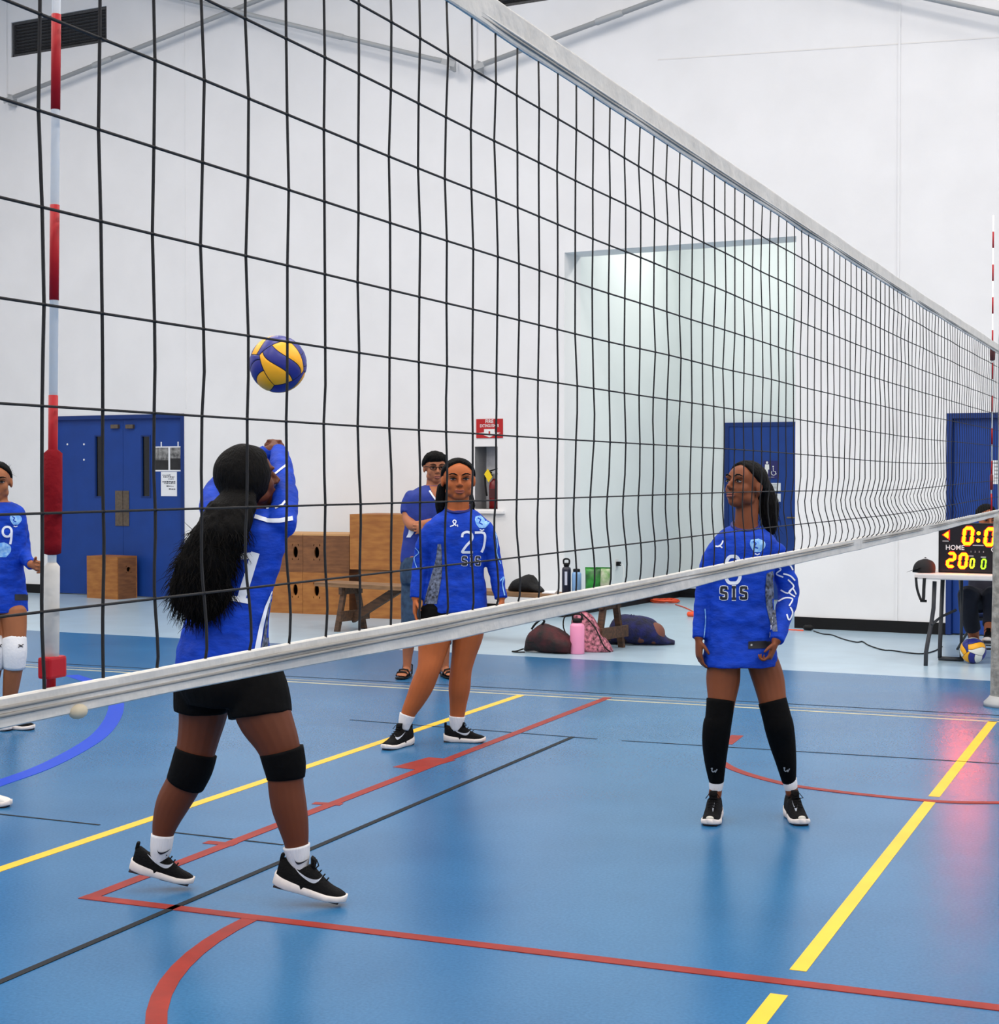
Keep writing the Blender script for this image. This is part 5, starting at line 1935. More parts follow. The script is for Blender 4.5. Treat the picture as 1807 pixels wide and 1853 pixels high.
cuff(mb, P.L([(793, 1105, 0, 33), (790, 1125, -.01, 34), (789, 1139, -.02, 34)]))
cuff(mb, P.L([(851, 1105, 0, 31), (849, 1125, .01, 31), (848, 1138, .02, 31)]))
solid('shorts', mb, .0065, M_SHORT, P.root, P.off, 4)
org = P.J(829, 1000, -.3)
px = lambda x, y: ((x - 829) / 322.5, (1000 - y) / 322.5)
decal('number', P, J2, P.off, t2, P.J(855, 981, -.3), R0, UP, glyphs('27', .110, .013, .60), M_JWHITE)
decal('lettering', P, J2, P.off, t2, P.J(853, 1015, -.3), R0, UP, glyphs('SIS', .045, .014, .8), M_JWHITE, .002)
decal('lettering', P, J2, P.off, t2, P.J(853, 1015, -.3), R0, UP, glyphs('SIS', .045, .009, .8), M_JBLACK, .003)
decal('stripe', P, J2, P.off, t2, org, R0, UP, [stroke([px(805, 918), px(790, 926), px(778, 934)], .014)], M_JWHITE, .005, -F0 + UP * .35)
decal('stripe', P, J2, P.off, t2, org, R0, UP, [stroke([px(801, 914), px(784, 923), px(772, 932)], .006)], M_JLIGHT, .005, -F0 + UP * .35)
decal('stripe', P, J2, P.off, t2, org, R0, UP, [stroke([px(858, 917), px(872, 926), px(884, 936)], .008)], M_JWHITE, .005, -F0 + UP * .35)
decal('logo', P, J2, P.off, t2, P.J(820, 948, -.3), R0, UP, [stroke(smoothpath([(-.018, -.014), (.0, -.008), (.012, .004), (.014, .016), (.004, .02), (-.002, .012), (.004, .0), (.016, -.010)]), .006), stroke([(.022, -.004), (.024, -.016)], .005)], M_JWHITE)
EMB = [patch([(-.022, .030), (-.026, .01), (-.018, -.012), (-.004, -.03)], [(.004, .036), (.022, .02), (.026, -.005), (.016, -.030)])]


def emblem(P, J, t, o_, s=1.0):
    sc = lambda g: [[(a * s, b_ * s) for a, b_ in row] for row in g]
    e = decal('emblem', P, J, P.off, t, o_, R0, UP, [sc(g) for g in EMB], M_JLIGHT, .0022)
    decal('emblem', P, J, P.off, t, o_, R0, UP, [sc(stroke(smoothpath([(-.012, .022), (.004, .012), (-.004, -.002), (.014, -.012)]), .006))], M_JER, .003)
    decal('emblem', P, J, P.off, t, o_, R0, UP, [sc(stroke([(-.002, -.038), (.010, -.043), (.022, -.038)], .006))], M_JWHITE, .003)


emblem(P, J2, t2, P.J(868, 945, -.3), 1.05)
decal('side_panel', P, J2, P.off, t2, org, R0, UP, [patch([px(793, 985), px(790, 1010), px(782, 1040), px(775, 1065), px(769, 1090)], [px(797, 985), px(797, 1010), px(794, 1040), px(789, 1065), px(784, 1090)])], M_SIDE)
decal('motif', P, J2, P.off, t2, org, R0, UP, [stroke(smoothpath([px(893, 960), px(897, 985), px(896, 1000), px(903, 1020)]), .005), stroke(smoothpath([px(902, 1050), px(909, 1042), px(906, 1055), px(910, 1075)]), .006), stroke(smoothpath([px(752, 990), px(760, 1000), px(752, 1010), px(758, 1030)]), .004)], M_JLIGHT, .003)
for lst in ([(737, 1293, -.03, 14.5), (733, 1306, -.03, 12.5), (730, 1320, -.03, 9)], [(827, 1296, .1, 15), (826, 1308, .1, 13), (825, 1322, .1, 9)]):
    mb = MB()
    cuff(mb, P.L(lst))
    P.part('sock', mb, M_SOCKW)


def foot_on_floor(P, ankle_px, ankle_dz, psi, back=.055, Lh=.25, **kw):
    a = P.J(ankle_px[0], ankle_px[1], ankle_dz)
    f = face(psi)
    h = V((a.x, a.y, kw.pop('z', 0.0))) - f * back
    return shoe(P, h, f, kw.pop('pitch', 0.0), Lh, **kw)


foot_on_floor(P, (731, 1316), -.03, -32, .07, .255)
foot_on_floor(P, (825, 1318), .10, 84, .07, .235)
mb = MB()
hair_cap(mb, hc, hx, hf, hz, HS, .10, 1.10)
limb(mb, P.L([(800, 880, .02, 9), (797, 905, .03, 10), (798, 925, .04, 9), (802, 940, .06, 5)]))
limb(mb, P.L([(853, 895, .0, 3), (857, 915, -.0, 3), (853, 930, .0, 2)]))
limb(mb, P.L([(829, 880, .10, 24), (829, 915, .12, 22), (829, 945, .14, 12)]))
h2 = solid('hair', mb, .0055, M_HAIR, P.root, P.off, 3, lambda p: .0015 * noise.noise(V((p.x * 90, p.y * 90, p.z * 20))))

# ------------------------------------------------------------------ coach behind player 27
SK3 = skinm('skin_coach', (166, 104, 72))
M_POLO = mat('polo_navy', (16, 46, 138), .7, var=.1, vscale=10, bump=.2, bscale=24)
M_JEAN = mat('jeans_blue', (46, 72, 100), .85, rgb2=(30, 50, 76), vscale=30)
P = Person('person with short hair and glasses in navy polo and cropped jeans, arms folded', 12.25, (768, 1226, 0), SK3)
TOR = [(784, 878, 0, 16, .9), (783, 884, 0, 30), (781, 896, 0, 43), (778, 920, 0, 44), (774, 950, 0, 42), (770, 980, 0, 42), (767, 1008, 0, 42), (767, 1018, 0, 42)]
UA = [(747, 897, 0, 15), (740, 915, .0, 15), (737, 930, -.02, 13)]
UB = [(818, 897, 0, 15), (826, 915, .0, 15), (828, 930, -.02, 13)]
b = P.body
rings_smooth(b, P.torso(TOR, 12, .66, .9))
rings_smooth(b, P.torso([(767, 1005, 0, 38), (766, 1030, 0, 41), (766, 1050, 0, 38)], 12, .8))
limb(b, P.L([(747, 897, 0, 11), (740, 915, 0, 11), (738, 938, -.04, 10.5), (748, 952, -.14, 10), (766, 950, -.24, 9), (782, 945, -.30, 7.5)]))
limb(b, P.L([(818, 897, 0, 11), (826, 915, 0, 11), (827, 938, -.05, 10.5), (812, 950, -.16, 10), (795, 952, -.25, 9), (778, 955, -.28, 7.5)]))
hand_parts(b, P.J(780, 946, -.30), R0 - UP * .1 + F0 * .2, F0, UP, .95, .5)
hand_parts(b, P.J(776, 956, -.28), -R0 - UP * .1 + F0 * .2, F0, UP, .95, .5)
limb(b, P.L([(785, 890, 0, 15), (785, 878, 0, 14), (786, 862, 0, 14)]))
CA = [(747, 1040, 0, 20), (743, 1090, -.02, 17), (741, 1130, -.03, 14), (739, 1165, 0, 11.5), (737, 1190, .02, 8.5), (736, 1213, .02, 7)]
CB = [(788, 1040, 0, 20), (796, 1090, -.02, 17), (800, 1130, -.03, 14), (803, 1165, 0, 11.5), (804, 1190, .02, 8.5), (805, 1208, .03, 7)]
limb(b, P.L(CA))
limb(b, P.L(CB))
SAND = []
for (px_, py_, dz_, psi_) in ((736, 1213, .02, -12), (805, 1208, .03, 20)):
    a = P.J(px_, py_, dz_)
    f = face(psi_)
    l = UP.cross(f)
    q = lambda x, y, z, a=a, l=l, f=f: V((a.x, a.y, 0)) + l * x + f * (y - .05) + UP * z
    b.rings([(q(0, y, z), l * hw, UP * hh) for y, hw, z, hh in ((.0, .022, .045, .022), (.03, .03, .05, .028), (.08, .034, .048, .025), (.13, .040, .040, .018), (.18, .045, .034, .014), (.205, .042, .032, .012))], 14)
    for k in range(5):
        x = (.034, .016, .0, -.015, -.03)[k]
        y0 = .20 - abs(k) * .006
        limb(b, [(q(x, y0, .032), .0095 - .0008 * k), (q(x * 1.02, y0 + .022, .030), .009 - .0008 * k), (q(x * 1.02, y0 + .036, .027), .0075 - .0006 * k)], 2, 8)
    SAND.append((q, l, f))
hf = face(14, -2)
hx = hf.cross(UP).normalized() * HW
hz = hx.cross(hf).normalized()
hc = P.J(787, 847, -.02)
HS = 1.0
head_parts(b, hc, hx, hf, hz, HS)
P.finish_body(.0052)
LIP3 = mat('lips_coach', (138, 76, 62), .5)
face_details(P.root, P.off, hc, hx, hf, hz, HS, LIP3)
for q, l, f in SAND:
    so = MB().rings([(q(0, y, .010), l * hw, UP * .010) for y, hw in ((-.012, .02), (.02, .034), (.10, .036), (.18, .048), (.23, .044), (.25, .025))], 14)
    s_ = P.part('sandal', so, M_BLACK)
    st_ = MB()
    st_.tube([q(.045, .13, .02), q(.03, .14, .062), q(0, .15, .068), q(-.03, .14, .062), q(-.045, .13, .02)], .007, 6)
    P.part('strap', st_, M_BLACK, parent=s_)
    st_ = MB()
    st_.tube([q(.046, .18, .02), q(.03, .19, .05), q(0, .195, .054), q(-.03, .19, .05), q(-.046, .18, .02)], .007, 6)
    P.part('strap', st_, M_BLACK, parent=s_)
    st_ = MB()
    st_.tube([q(.036, .04, .02), q(.034, .02, .085), q(0, -.01, .095), q(-.034, .02, .085), q(-.036, .04, .02)], .006, 6)
    P.part('strap', st_, M_BLACK, parent=s_)
mb = MB()
rings_smooth(mb, P.torso(TOR, 12, .66))
cuff(mb, P.L(UA))
cuff(mb, P.L(UB))
limb(mb, P.L(UA[:2]), 3)
limb(mb, P.L(UB[:2]), 3)
J3 = solid('polo_shirt', mb, .0075, M_POLO, P.root, P.off, 4, lambda p: .004 * noise.noise(V((p.x * 9, p.y * 9, p.z * 16))))
t3 = bvh(J3, P.off)
org = P.J(785, 885, -.4)
pc = lambda x, y: ((x - 785) / 241.5, (885 - y) / 241.5)
decal('open_neck', P, J3, P.off, t3, org, R0, UP, [patch([pc(777, 880), pc(781, 890), pc(786, 899), pc(790.5, 907)], [pc(801, 880), pc(799, 890), pc(796, 899), pc(791.5, 907)])], SK3, .004)
decal('collar_edge', P, J3, P.off, t3, org, R0, UP, [stroke([pc(777, 888), pc(783, 897), pc(792, 909)], .012), stroke([pc(792, 909), pc(798, 897), pc(801, 888)], .012)], M_JWHITE, .006)
decal('hem_label', P, J3, P.off, t3, P.J(740, 965, -.4), R0, UP, [patch([(-.02, -.03), (-.005, .0), (.0, .03)], [(.0, -.03), (.02, .0), (.03, .03)])], M_JWHITE, .004)
mb = MB()
rings_smooth(mb, P.torso([(767, 1006, 0, 40), (766, 1030, 0, 43), (766, 1056, 0, 41)], 12, .76))
cuff(mb, P.L([(747, 1035, 0, 21), (743, 1090, -.02, 18), (741, 1130, -.03, 15.5), (740, 1166, 0, 15)]))
cuff(mb, P.L([(788, 1035, 0, 21), (796, 1090, -.02, 18), (800, 1130, -.03, 15.5), (803, 1166, 0, 15)]))
solid('jeans', mb, .0075, M_JEAN, P.root, P.off, 4, lambda p: .004 * noise.noise(p * 18))
mb = MB()
hair_cap(mb, hc, hx, hf, hz, HS, .12, 1.17, (-.5, .85))
mb.ell(hc + hz * .075 + hf * .015, hx * .078, hf * .085, hz * .052)
hh = solid('hair', mb, .006, M_HAIR, P.root, P.off, 3, lambda p: .006 * noise.noise(p * 40))
gl = MB()
L_ = lambda x, y, z: hc + (hx * x + hf * y + hz * z) * HS
for q in (-1, 1):
    gl.tube([L_(q * .031 + .022 * math.cos(a), .100 - abs(q * .031 + .022 * math.cos(a)) * .12, .004 + .017 * math.sin(a)) for a in [2 * math.pi * k / 16 for k in range(16)]], .0026, 6, closed=True)
    gl.tube([L_(q * .053, .093, .010), L_(q * .074, .06, .012), L_(q * .080, -.01, .008)], .0024, 6)
gl.tube([L_(-.009, .101, .010), L_(0, .104, .012), L_(.009, .101, .010)], .0024, 6)
P.part('glasses', gl, M_BLACK)

# ------------------------------------------------------------------ player 8
SK4 = skinm('skin_brown', (118, 63, 34))
LIP4 = mat('lips_brown', (120, 62, 48), .45)
P = Person('person in blue jersey 8 with ponytail and black leg sleeves, looking up to the left', 7.2, (1358, 1465, 0), SK4)
TOR = [(1348, 951, 0, 26, .9, .020), (1347, 958, 0, 35, .75, .014), (1347, 970, 0, 52), (1346, 988, 0, 62), (1343, 1012, 0, 61), (1341, 1050, 0, 58), (1339, 1100, 0, 59), (1338, 1150, 0, 62), (1338, 1180, 0, 66, .64), (1338, 1205, 0, 68, .70)]
AA = [(1298, 990, 0, 17), (1286, 1017, 0, 17.5), (1277, 1055, .02, 17), (1271, 1095, .02, 15.5), (1266, 1130, 0, 13.5), (1264, 1155, -.02, 12.5)]
AB = [(1398, 994, 0, 20), (1413, 1027, .04, 21), (1425, 1062, .05, 19.5), (1424, 1092, .02, 18), (1414, 1128, -.06, 15.5), (1404, 1160, -.12, 13)]
b = P.body
rings_smooth(b, P.torso(TOR, -8, .6, .9))
rings_smooth(b, P.torso([(1339, 1160, 0, 55), (1340, 1176, 0, 55), (1342, 1187, 0, 48), (1342, 1194, 0, 30)], -8, .48))
for a in (AA, AB):
    limb(b, [(p, r * .72) for p, r in P.L(a)])
limb(b, P.L([(1349, 970, .01, 22), (1350, 945, .0, 21), (1352, 905, .01, 21)]))
LA = [(1310, 1194, 0, 29), (1308, 1230, 0, 31), (1305, 1270, -.02, 25), (1299, 1312, -.03, 23), (1294, 1348, -.02, 22.5), (1294, 1382, 0, 18), (1296, 1412, .02, 12.5), (1293, 1440, .02, 12)]
LB = [(1378, 1194, 0, 29), (1390, 1230, 0, 29), (1398, 1270, -.02, 25), (1407, 1305, -.03, 25), (1415, 1342, -.01, 22.5), (1422, 1378, 0, 17.5), (1428, 1410, .03, 12), (1433, 1436, .03, 12)]
limb(b, P.L(LA))
limb(b, P.L(LB))
hf = face(-52, 14)
hx = hf.cross(UP).normalized() * HW
hz = hx.cross(hf).normalized()
hc = P.J(1348, 880, 0)
HS = .95
head_parts(b, hc, hx, hf, hz, HS)
hand_parts(b, P.J(1264, 1158, -.02), -UP + R0 * .02 - F0 * .05, R0 * .9 + F0 * .3, -F0 + R0 * .25, .84, .35, .8, .2)
hand_parts(b, P.J(1403, 1162, -.12), -UP * .9 - R0 * .35 - F0 * .1, -R0 * .8 + F0 * .5, -F0 - R0 * .3, .84, .95, .8, .2)
P.finish_body()
face_details(P.root, P.off, hc, hx, hf, hz, HS, LIP4)
J4 = jersey(P, TOR, [AA, AB], -8, .6, seed=4)
t4 = bvh(J4, P.off)
cl = MB()
cl.tube([P.J(1348, 952, 0) + (R0 * math.cos(a) * .057 + F0 * (math.sin(a) * .054)) + UP * (.022 * math.sin(a) + .002) for a in [2 * math.pi * k / 28 for k in range(28)]], .008, 8, closed=True)
P.part('collar', cl, M_COLLAR, parent=J4)
mb = MB()
rings_smooth(mb, P.torso([(1339, 1160, 0, 58), (1340, 1178, 0, 59), (1341, 1188, 0, 56)], -8, .52))
solid('shorts', mb, .0065, M_SHORT, P.root, P.off, 3)
org = P.J(1340, 1080, -.35)
p8 = lambda x, y: ((x - 1340) / 410.8, (1080 - y) / 410.8)
decal('number', P, J4, P.off, t4, P.J(1326, 1031, -.35), R0, UP, glyphs('8', .112, .014), M_JWHITE)
decal('lettering', P, J4, P.off, t4, P.J(1329, 1073, -.35), R0, UP, glyphs('SIS', .048, .017, .86, 1.0), M_JWHITE, .002)
decal('lettering', P, J4, P.off, t4, P.J(1329, 1073, -.35), R0, UP, glyphs('SIS', .048, .011, .86, 1.0), M_JBLACK, .0032)
decal('logo', P, J4, P.off, t4, P.J(1301, 986, -.35), R0, UP, [stroke(smoothpath([(-.016, -.006), (.0, -.006), (.012, .006), (.016, .018)]), .006), stroke([(-.002, -.002), (.014, -.012)], .005)], M_JWHITE)
emblem(P, J4, t4, P.J(1366, 988, -.35), .85)
decal('stripe', P, J4, P.off, t4, org, R0, UP, [stroke([p8(1378, 945), p8(1392, 959), p8(1409, 974)], .012)], M_JWHITE, .005, -F0 + UP * .35)
decal('hem_label', P, J4, P.off, t4, org, R0, UP, [patch([p8(1353, 1157), p8(1353, 1164), p8(1353, 1170)], [p8(1384, 1155), p8(1384, 1162), p8(1384, 1168)])], M_JBLACK, .003)
decal('hem_label', P, J4, P.off, t4, org, R0, UP, [stroke([p8(1357, 1163), p8(1360, 1163)], .008)], M_GREY, .004)
decal('side_panel', P, J4, P.off, t4, org, R0, UP, [patch([p8(1384, 1040), p8(1382, 1065), p8(1383, 1090), p8(1388, 1115), p8(1396, 1140)], [p8(1391, 1035), p8(1393, 1060), p8(1394, 1090), p8(1397, 1115), p8(1401, 1140)])], M_SIDE)
decal('motif', P, J4, P.off, t4, P.J(1425, 1080, -.35), R0, UP, [stroke(smoothpath([(x / 410.8, y / 410.8) for x, y in pl]), .006) for pl in (
    [(-25, 55), (-12, 48), (-20, 40), (-8, 34)], [(-16, 62), (2, 55), (8, 46)], [(0, 30), (10, 18), (2, 8), (12, 0)], [(-12, 12), (0, 6), (8, 14), (14, 4)],
    [(-16, -8), (-4, -2), (8, -4), (2, -16)], [(4, -18), (8, -28), (2, -40), (-2, -30)], [(-20, -16), (-26, -40), (-31, -70)], [(-8, 40), (4, 36), (12, 28)])], M_JWHITE, .003)
decal('motif', P, J4, P.off, t4, P.J(1275, 1080, -.35), R0, UP, [stroke(smoothpath([(.0, -.05), (.002, -.1), (-.004, -.17)]), .004)], M_JLIGHT, .003)
for lst in ([(1304, 1266, -.02, 26), (1300, 1300, -.03, 24.5), (1297, 1314, -.03, 25.5), (1294, 1345, -.02, 24), (1294, 1382, 0, 19), (1296, 1414, .02, 13.5)],
            [(1397, 1268, -.02, 26), (1405, 1298, -.03, 26), (1409, 1314, -.03, 26.5), (1415, 1344, -.01, 24), (1422, 1380, 0, 18.5), (1427, 1413, .03, 13)]):
    mb = MB()
    cuff(mb, P.L(lst))
    lsv = P.part('leg_sleeve', mb, M_PADB)
    tr = bvh(lsv, P.off)
    q = lst[-1]
    decal('logo', P, lsv, P.off, tr, P.J(q[0] - 4, q[1] - 20, q[2] - .2), R0, UP, [stroke(smoothpath([(-.014, .008), (-.008, .010), (-.010, .0), (-.004, -.006), (.004, .0), (.004, -.008), (.012, .006)]), .004)], M_GREY, .003)
for lst in ([(1296, 1412, .02, 13.5), (1295, 1424, .02, 12.5), (1293, 1440, .02, 9)], [(1428, 1408, .03, 13), (1430, 1422, .03, 12.5), (1433, 1436, .03, 9)]):
    mb = MB()
    cuff(mb, P.L(lst))
    P.part('sock', mb, M_SOCKW)
for (ap, dz_, ps) in (((1293, 1440), .02, -14), ((1433, 1436), .03, 3)):
    s_ = foot_on_floor(P, ap, dz_, ps, .06, .25)
    a = P.J(ap[0], ap[1], dz_)
    f = face(ps)
    tc_ = V((a.x, a.y, .036)) + f * .183
    MB_ = MB().ell(tc_, UP.cross(f) * .017, f * .010, UP * .010, 12, 8)
    P.part('toe_cap', MB_, mat('toe_pale', (200, 196, 186), .6), parent=s_)
mb = MB()
hair_cap(mb, hc, hx, hf, hz, HS, .06, 1.10)
mb.ell(hc - hf * .075 + hz * .02, hx * .045, hf * .045, hz * .05)
pt = [(1374, 872, .04, 16), (1384, 895, .05, 19), (1390, 920, .05, 20), (1393, 945, .04, 15), (1397, 965, .03, 6)]
limb(mb, P.L(pt), 4, 18)
h4 = solid('hair', mb, .0055, M_HAIR, P.root, P.off, 3, lambda p: .003 * noise.noise(V((p.x * 50, p.y * 50, p.z * 16))))
hv4 = [(v.co + P.off, v.normal.copy()) for v in h4.data.vertices if v.co.z < 1.46]
strands(P, 'loose_strands', lambda rr: rr.choice(hv4), 200, .05, V((0, 0, -1.0)), .3, .0012, M_STR, 4, h4)

# ------------------------------------------------------------------ player 9 at the left edge
SK5 = skinm('skin_warm', (150, 92, 58))
P = Person('person in blue jersey 9 with white knee pads at the left edge, fist forward', 9.72, (5, 1312, 0), SK5)
TOR = [(-2, 908, 0, 22, .9), (-2, 917, 0, 38), (-2, 934, 0, 46), (-2, 970, 0, 46), (-3, 1010, 0, 43), (-3, 1050, 0, 45), (-2, 1085, 0, 48), (-2, 1108, 0, 50)]
AB = [(34, 940, .06, 12), (40, 964, .09, 12.5), (43, 990, .09, 12), (47, 1010, .0, 11.5), (56, 1021, -.12, 10.5)]
AA = [(-37, 936, 0, 14), (-45, 965, .0, 14), (-50, 1000, .0, 13), (-50, 1040, -.05, 12), (-48, 1075, -.1, 10)]
b = P.body
rings_smooth(b, P.torso(TOR, 25, .64, .9))
rings_smooth(b, P.torso([(-2, 1080, 0, 42), (-1, 1095, 0, 42), (0, 1106, 0, 30)], 20, .5))
for a in (AA, AB):
    limb(b, [(p, r * .72) for p, r in P.L(a)])
limb(b, P.L([(-3, 922, .01, 18), (-4, 905, 0, 17.5), (-5, 885, 0, 18)]))
LB = [(24, 1106, 0, 24), (26, 1135, -.02, 22), (27, 1165, -.04, 19), (27, 1190, -.05, 18), (23, 1218, -.03, 16.5), (19, 1250, 0, 14), (15, 1282, .03, 10), (13, 1300, .03, 9.5)]
LA = [(-24, 1106, 0, 24), (-17, 1135, -.02, 22), (-12, 1165, -.04, 19), (-11, 1190, -.05, 18), (-15, 1220, -.03, 16), (-18, 1255, 0, 13), (-20, 1290, .03, 10), (-21, 1305, .03, 9.5)]
limb(b, P.L(LA))
limb(b, P.L(LB))
hf = face(14, -3)
hx = hf.cross(UP).normalized() * HW
hz = hx.cross(hf).normalized()
hc = P.J(-6, 872, -.01)
HS = 1.02
head_parts(b, hc, hx, hf, hz, HS)
hand_parts(b, P.J(60, 1023, -.14), R0 * .8 - F0 * .6 - UP * .1, -R0 * .3 - UP * .5 - F0 * .1, UP, .95, 1.35)
hand_parts(b, P.J(-48, 1078, -.1), -UP, R0, -F0, .92, .4)
P.finish_body(.0052)
face_details(P.root, P.off, hc, hx, hf, hz, HS, LIP2)
J5 = jersey(P, TOR, [AA, AB], 25, .64, .007, seed=5)
t5 = bvh(J5, P.off)
decal('number', P, J5, P.off, t5, P.J(13, 969, -.35), R0, UP, glyphs('9', .10, .013), M_JWHITE)
emblem(P, J5, t5, P.J(25, 941, -.35), .9)
decal('emblem', P, J5, P.off, t5, P.J(1, 996, -.35), R0, UP, [[[(a * 1.2, b_ * 1.3) for a, b_ in row] for row in g] for g in EMB], M_JLIGHT, .003)
decal('hem_label', P, J5, P.off, t5, P.J(36, 1081, -.35), R0, UP, [patch([(-.03, -.018), (-.03, .018)], [(.03, -.018), (.03, .018)])], M_JBLACK, .003)
mb = MB()
rings_smooth(mb, P.torso([(-2, 1080, 0, 45), (-1, 1098, 0, 46), (0, 1104, 0, 44)], 20, .55))
solid('shorts', mb, .007, M_SHORT, P.root, P.off, 3)
for lst in ([(26, 1156, -.03, 21.5), (27, 1180, -.05, 21.5), (26, 1209, -.04, 19)], [(-13, 1156, -.03, 21.5), (-11, 1180, -.05, 21.5), (-13, 1209, -.04, 19)]):
    mb = MB()
    cuff(mb, P.L(lst))
    kp = P.part('knee_pad', mb, M_PADW, label='white knee pad')
    tr = bvh(kp, P.off)
    decal('logo', P, kp, P.off, tr, P.J(lst[0][0] + 11, 1169, -.3), R0, UP, [stroke([(-.012, .008), (.004, .001), (.016, .010)], .005), stroke([(-.014, -.008), (.0, -.001), (.014, -.006)], .005)], M_JBLACK, .004)
for lst in ([(15, 1284, .03, 11), (13, 1302, .03, 11)], [(-20, 1290, .03, 11), (-21, 1306, .03, 11)]):
    mb = MB()
    cuff(mb, P.L(lst))
    P.part('sock', mb, M_SOCKW)
foot_on_floor(P, (13, 1300), .03, 76, .06, .235)
foot_on_floor(P, (-21, 1305), .03, 60, .06, .235)
mb = MB()
hair_cap(mb, hc, hx, hf, hz, HS, .10, 1.09)
mb.ell(hc - hf * .09 + hz * .05, hx * .04, hf * .04, hz * .04)
h5 = solid('hair', mb, .006, M_HAIR, P.root, P.off, 3, lambda p: .002 * noise.noise(V((p.x * 60, p.y * 60, p.z * 16))))
strands(P, 'loose_strands', lambda rr: rr.choice([(hc + hx * -.07 + hz * .05, -hx), (hc - hx * .06 + hz * .08, hz - hx)]), 14, .04, V((0, 0, .3)), .6, .0009, M_STR, 6, h5)

# ------------------------------------------------------------------ player just outside the left edge (only a shoe shows)
kk = 397.0 / 303.0
mp = lambda lst, cx_=-72: [(cx_ + a * kk, 858.8 + (b_ - 858.8) * kk, c_, d * kk) + tuple(e) for a, b_, c_, d, *e in lst]
P = Person('person in blue jersey at the left edge of the photo, one white shoe toe showing', 7.44, (-70, 1455, 0), SK1)
TOR = [(-2, 908, 0, 22, .9), (-2, 917, 0, 38), (-2, 934, 0, 44), (-2, 970, 0, 40), (-3, 1010, 0, 38), (-3, 1050, 0, 40), (-2, 1085, 0, 42), (-2, 1103, 0, 43)]
A1 = [(28, 938, -.05, 13), (30, 965, -.05, 13.5), (30, 1000, -.05, 13), (30, 1040, -.05, 11), (30, 1070, -.05, 10)]
A2 = [(-30, 938, .1, 13), (-32, 965, .1, 13.5), (-32, 1000, .1, 13), (-32, 1040, .08, 11), (-30, 1070, .05, 10)]
b = P.body
rings_smooth(b, P.torso(mp(TOR), 80, .7, .9))
rings_smooth(b, P.torso(mp([(-2, 1085, 0, 40), (-1, 1105, 0, 42), (0, 1125, 0, 38)]), 80, .85))
for a in (A1, A2):
    limb(b, [(p, r * .72) for p, r in P.L(mp(a))])
limb(b, P.L(mp([(-3, 922, .01, 18), (-4, 905, 0, 17.5), (-5, 885, 0, 18)])))
G1 = [(8, 1100, -.08, 25), (9, 1150, -.08, 20), (10, 1190, -.08, 18), (10, 1225, -.08, 16), (10, 1270, -.08, 11), (9, 1300, -.08, 9.5)]
G2 = [(-20, 1100, .08, 25), (-20, 1150, .08, 20), (-22, 1190, .08, 18), (-24, 1225, .08, 16), (-26, 1270, .08, 11), (-28, 1300, .08, 9.5)]
limb(b, P.L(mp(G1)))
limb(b, P.L(mp(G2)))
hf = face(85, 0)
hx = hf.cross(UP).normalized() * HW
hz = hx.cross(hf).normalized()
hc = P.J(-72 - 6 * kk, 858.8 + 13 * kk, 0)
head_parts(b, hc, hx, hf, hz, 1.0)
for a, t_ in ((A1, R0), (A2, R0)):
    e = P.L(mp(a))[-1][0]
    hand_parts(b, e - UP * .01, -UP, F0, R0, .95, .4)
P.finish_body(.006)
face_details(P.root, P.off, hc, hx, hf, hz, 1.0, LIP4)
jersey(P, mp(TOR), [mp(A1), mp(A2)], 80, .7, .008, seed=6)
mb = MB()
rings_smooth(mb, P.torso(mp([(-2, 1080, 0, 41), (-1, 1105, 0, 43), (0, 1118, 0, 42)]), 80, .8))
cuff(mb, P.L(mp([(8, 1105, -.08, 27), (8, 1130, -.08, 26)])))
cuff(mb, P.L(mp([(-20, 1105, .08, 27), (-20, 1130, .08, 26)])))
solid('shorts', mb, .008, M_SHORT, P.root, P.off, 3)
mb = MB()
hair_cap(mb, hc, hx, hf, hz, 1.0, .08, 1.10)
solid('hair', mb, .007, M_HAIR, P.root, P.off, 3)
for lst in ([(10, 1275, -.08, 11.5), (9, 1304, -.08, 11.5)], [(-26, 1275, .08, 11.5), (-28, 1304, .08, 11.5)]):
    mb = MB()
    cuff(mb, P.L(mp(lst)))
    P.part('sock', mb, M_SOCKW)
tp = at_floor(19, 1460)
f = face(84)
shoe(P, V((tp.x, tp.y, 0)) - f * .25, f, 0, .25, up_m=M_SHW, sole_m=M_SOLE, logo=False)
e = P.L(mp(G2))[-1][0]
shoe(P, V((e.x, e.y, 0)) - f * .06, f, 0, .25, up_m=M_SHW, sole_m=M_SOLE, logo=False)

# ------------------------------------------------------------------ scorer seated behind the table
SK6 = skinm('skin_scorer', (158, 92, 60))
M_TROU = mat('trousers_navy', (20, 24, 40), .85, bump=.2, bscale=20)
M_SHIRTR = mat('shirt_dark', (40, 40, 56), .8)
P = Person('person in dark trousers and black shoes sitting behind the scoreboard table', 13.95, (1790, 1186, 0), SK6, floor_z=-.005)
TOR = [(1792, 972, .06, 15, .9), (1792, 980, .06, 30), (1791, 998, .05, 40), (1790, 1030, .03, 38), (1789, 1065, 0, 38), (1789, 1090, 0, 40)]
AA = [(1757, 992, .05, 12), (1753, 1015, 0, 12), (1756, 1030, -.12, 10.5), (1768, 1032, -.28, 9)]
AB = [(1826, 992, .05, 12), (1830, 1015, 0, 12), (1826, 1030, -.12, 10.5), (1812, 1032, -.28, 9)]
b = P.body
rings_smooth(b, P.torso(TOR, 5, .66, .9))
for a in (AA, AB):
    limb(b, [(p, r * .75) for p, r in P.L(a)])
hand_parts(b, P.J(1770, 1031, -.29), R0 - F0 * .3 + UP * .05, -UP, R0 - F0, .9, .4)
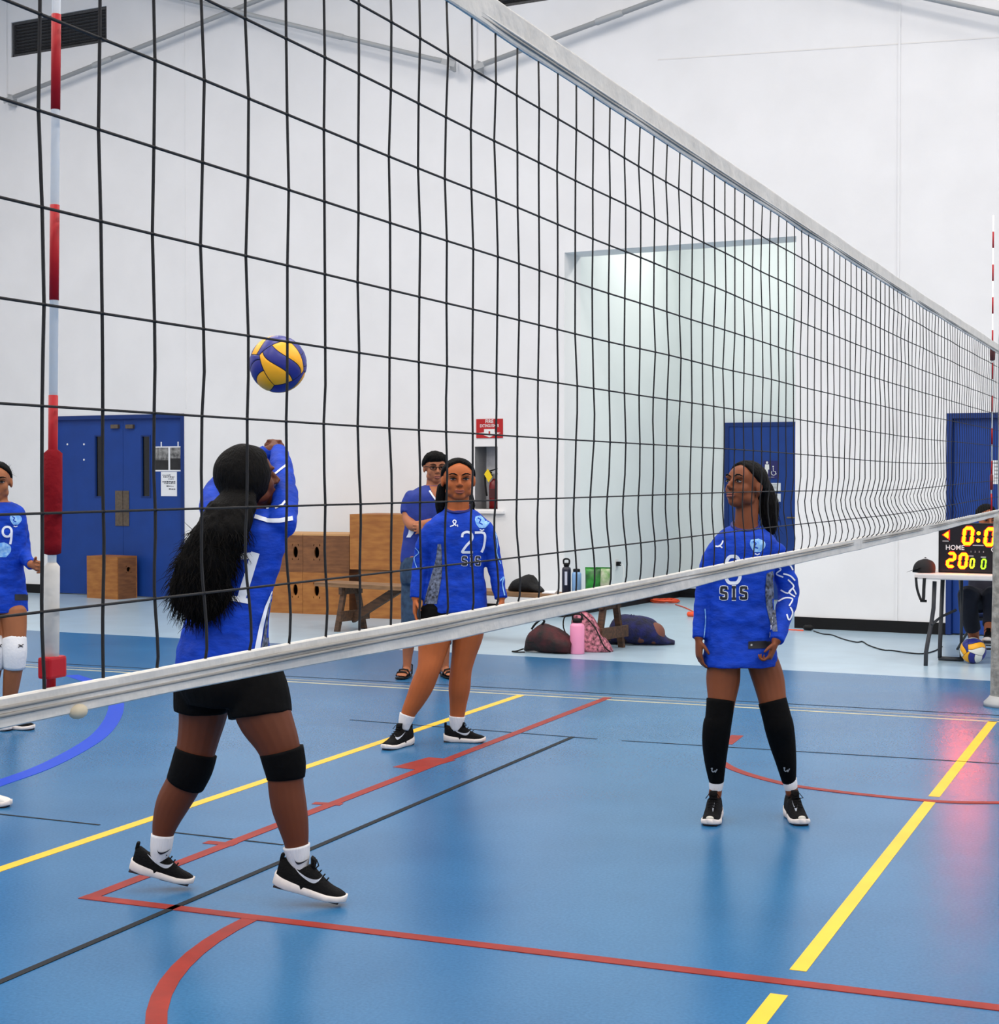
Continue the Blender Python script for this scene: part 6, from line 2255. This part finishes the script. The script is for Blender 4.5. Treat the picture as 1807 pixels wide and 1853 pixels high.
hand_parts(b, P.J(1811, 1031, -.29), -R0 - F0 * .3 + UP * .05, -UP, -R0 - F0, .9, .4)
limb(b, P.L([(1792, 985, .06, 14), (1791, 972, .05, 13), (1789, 955, .03, 13)]))
TA = [(1772, 1088, 0, 19), (1757, 1082, -.25, 17), (1751, 1080, -.42, 14.5), (1753, 1110, -.40, 13), (1760, 1140, -.34, 10.5), (1763, 1160, -.30, 8)]
TB = [(1806, 1088, 0, 19), (1800, 1082, -.25, 17), (1796, 1080, -.42, 14.5), (1795, 1108, -.50, 13), (1791, 1132, -.58, 10.5), (1788, 1150, -.62, 8)]
limb(b, P.L(TA))
limb(b, P.L(TB))
hf = face(4, -14)
hx = hf.cross(UP).normalized() * HW
hz = hx.cross(hf).normalized()
hc = P.J(1784, 938, .0)
head_parts(b, hc, hx, hf, hz, 1.0)
P.finish_body(.006)
face_details(P.root, P.off, hc, hx, hf, hz, 1.0, LIP3)
mb = MB()
rings_smooth(mb, P.torso(TOR, 5, .66))
for a in (AA, AB):
    cuff(mb, P.L(a[:3]))
    limb(mb, P.L(a[:2]), 3)
solid('shirt', mb, .008, M_SHIRTR, P.root, P.off, 4)
mb = MB()
rings_smooth(mb, P.torso([(1789, 1068, .03, 39), (1789, 1085, .03, 42), (1789, 1099, .03, 38)], 5, .8))
for lst in (TA, TB):
    cuff(mb, [(p, r * 1.14 + .006) for p, r in P.L(lst[:5])])
solid('trousers', mb, .008, M_TROU, P.root, P.off, 4, lambda p: .005 * noise.noise(p * 14))
mb = MB()
hair_cap(mb, hc, hx, hf, hz, 1.0, .12, 1.10)
solid('hair', mb, .007, M_HAIR, P.root, P.off, 3)
for (q, ps, pit) in (((1763, 1160, -.30), -25, -.15), ((1788, 1152, -.62), -20, -.25)):
    a = P.J(*q)
    f = face(ps)
    shoe(P, a - f * .06 - UP * .085, f, pit, .26, logo=False, wid=.95)
# folding chair under the scorer
ch_o = P.J(1789, 1186, .02)
chr_ = thing('folding_chair', 'dark folding chair under the scorer behind the table', 'chair', (ch_o.x, ch_o.y, -.005), math.atan2(R0.y, R0.x) + .05)
SEATZ = CAMZ - (1112 - 858.8) * 13.95 / FPX
MB().box((-.20, -.22, SEATZ - .03), (.20, .18, SEATZ), .012).build('seat', M_TLEG, chr_)
for s in (-1, 1):
    MB().tube([(s * .215, -.24, 0), (s * .215, .06, SEATZ + .06), (s * .205, .24, .86)], .011, 8).build('leg', M_TLEG, chr_, True)
    MB().tube([(s * .19, .26, 0), (s * .19, -.20, SEATZ - .015)], .011, 8).build('leg', M_TLEG, chr_, True)
MB().tube([(-.215, -.21, .055), (.215, -.21, .055)], .009, 8).build('foot_bar', M_TLEG, chr_, True)
MB().box((-.20, .215, .62), (.20, .245, .86), .012).build('backrest', M_TLEG, chr_)
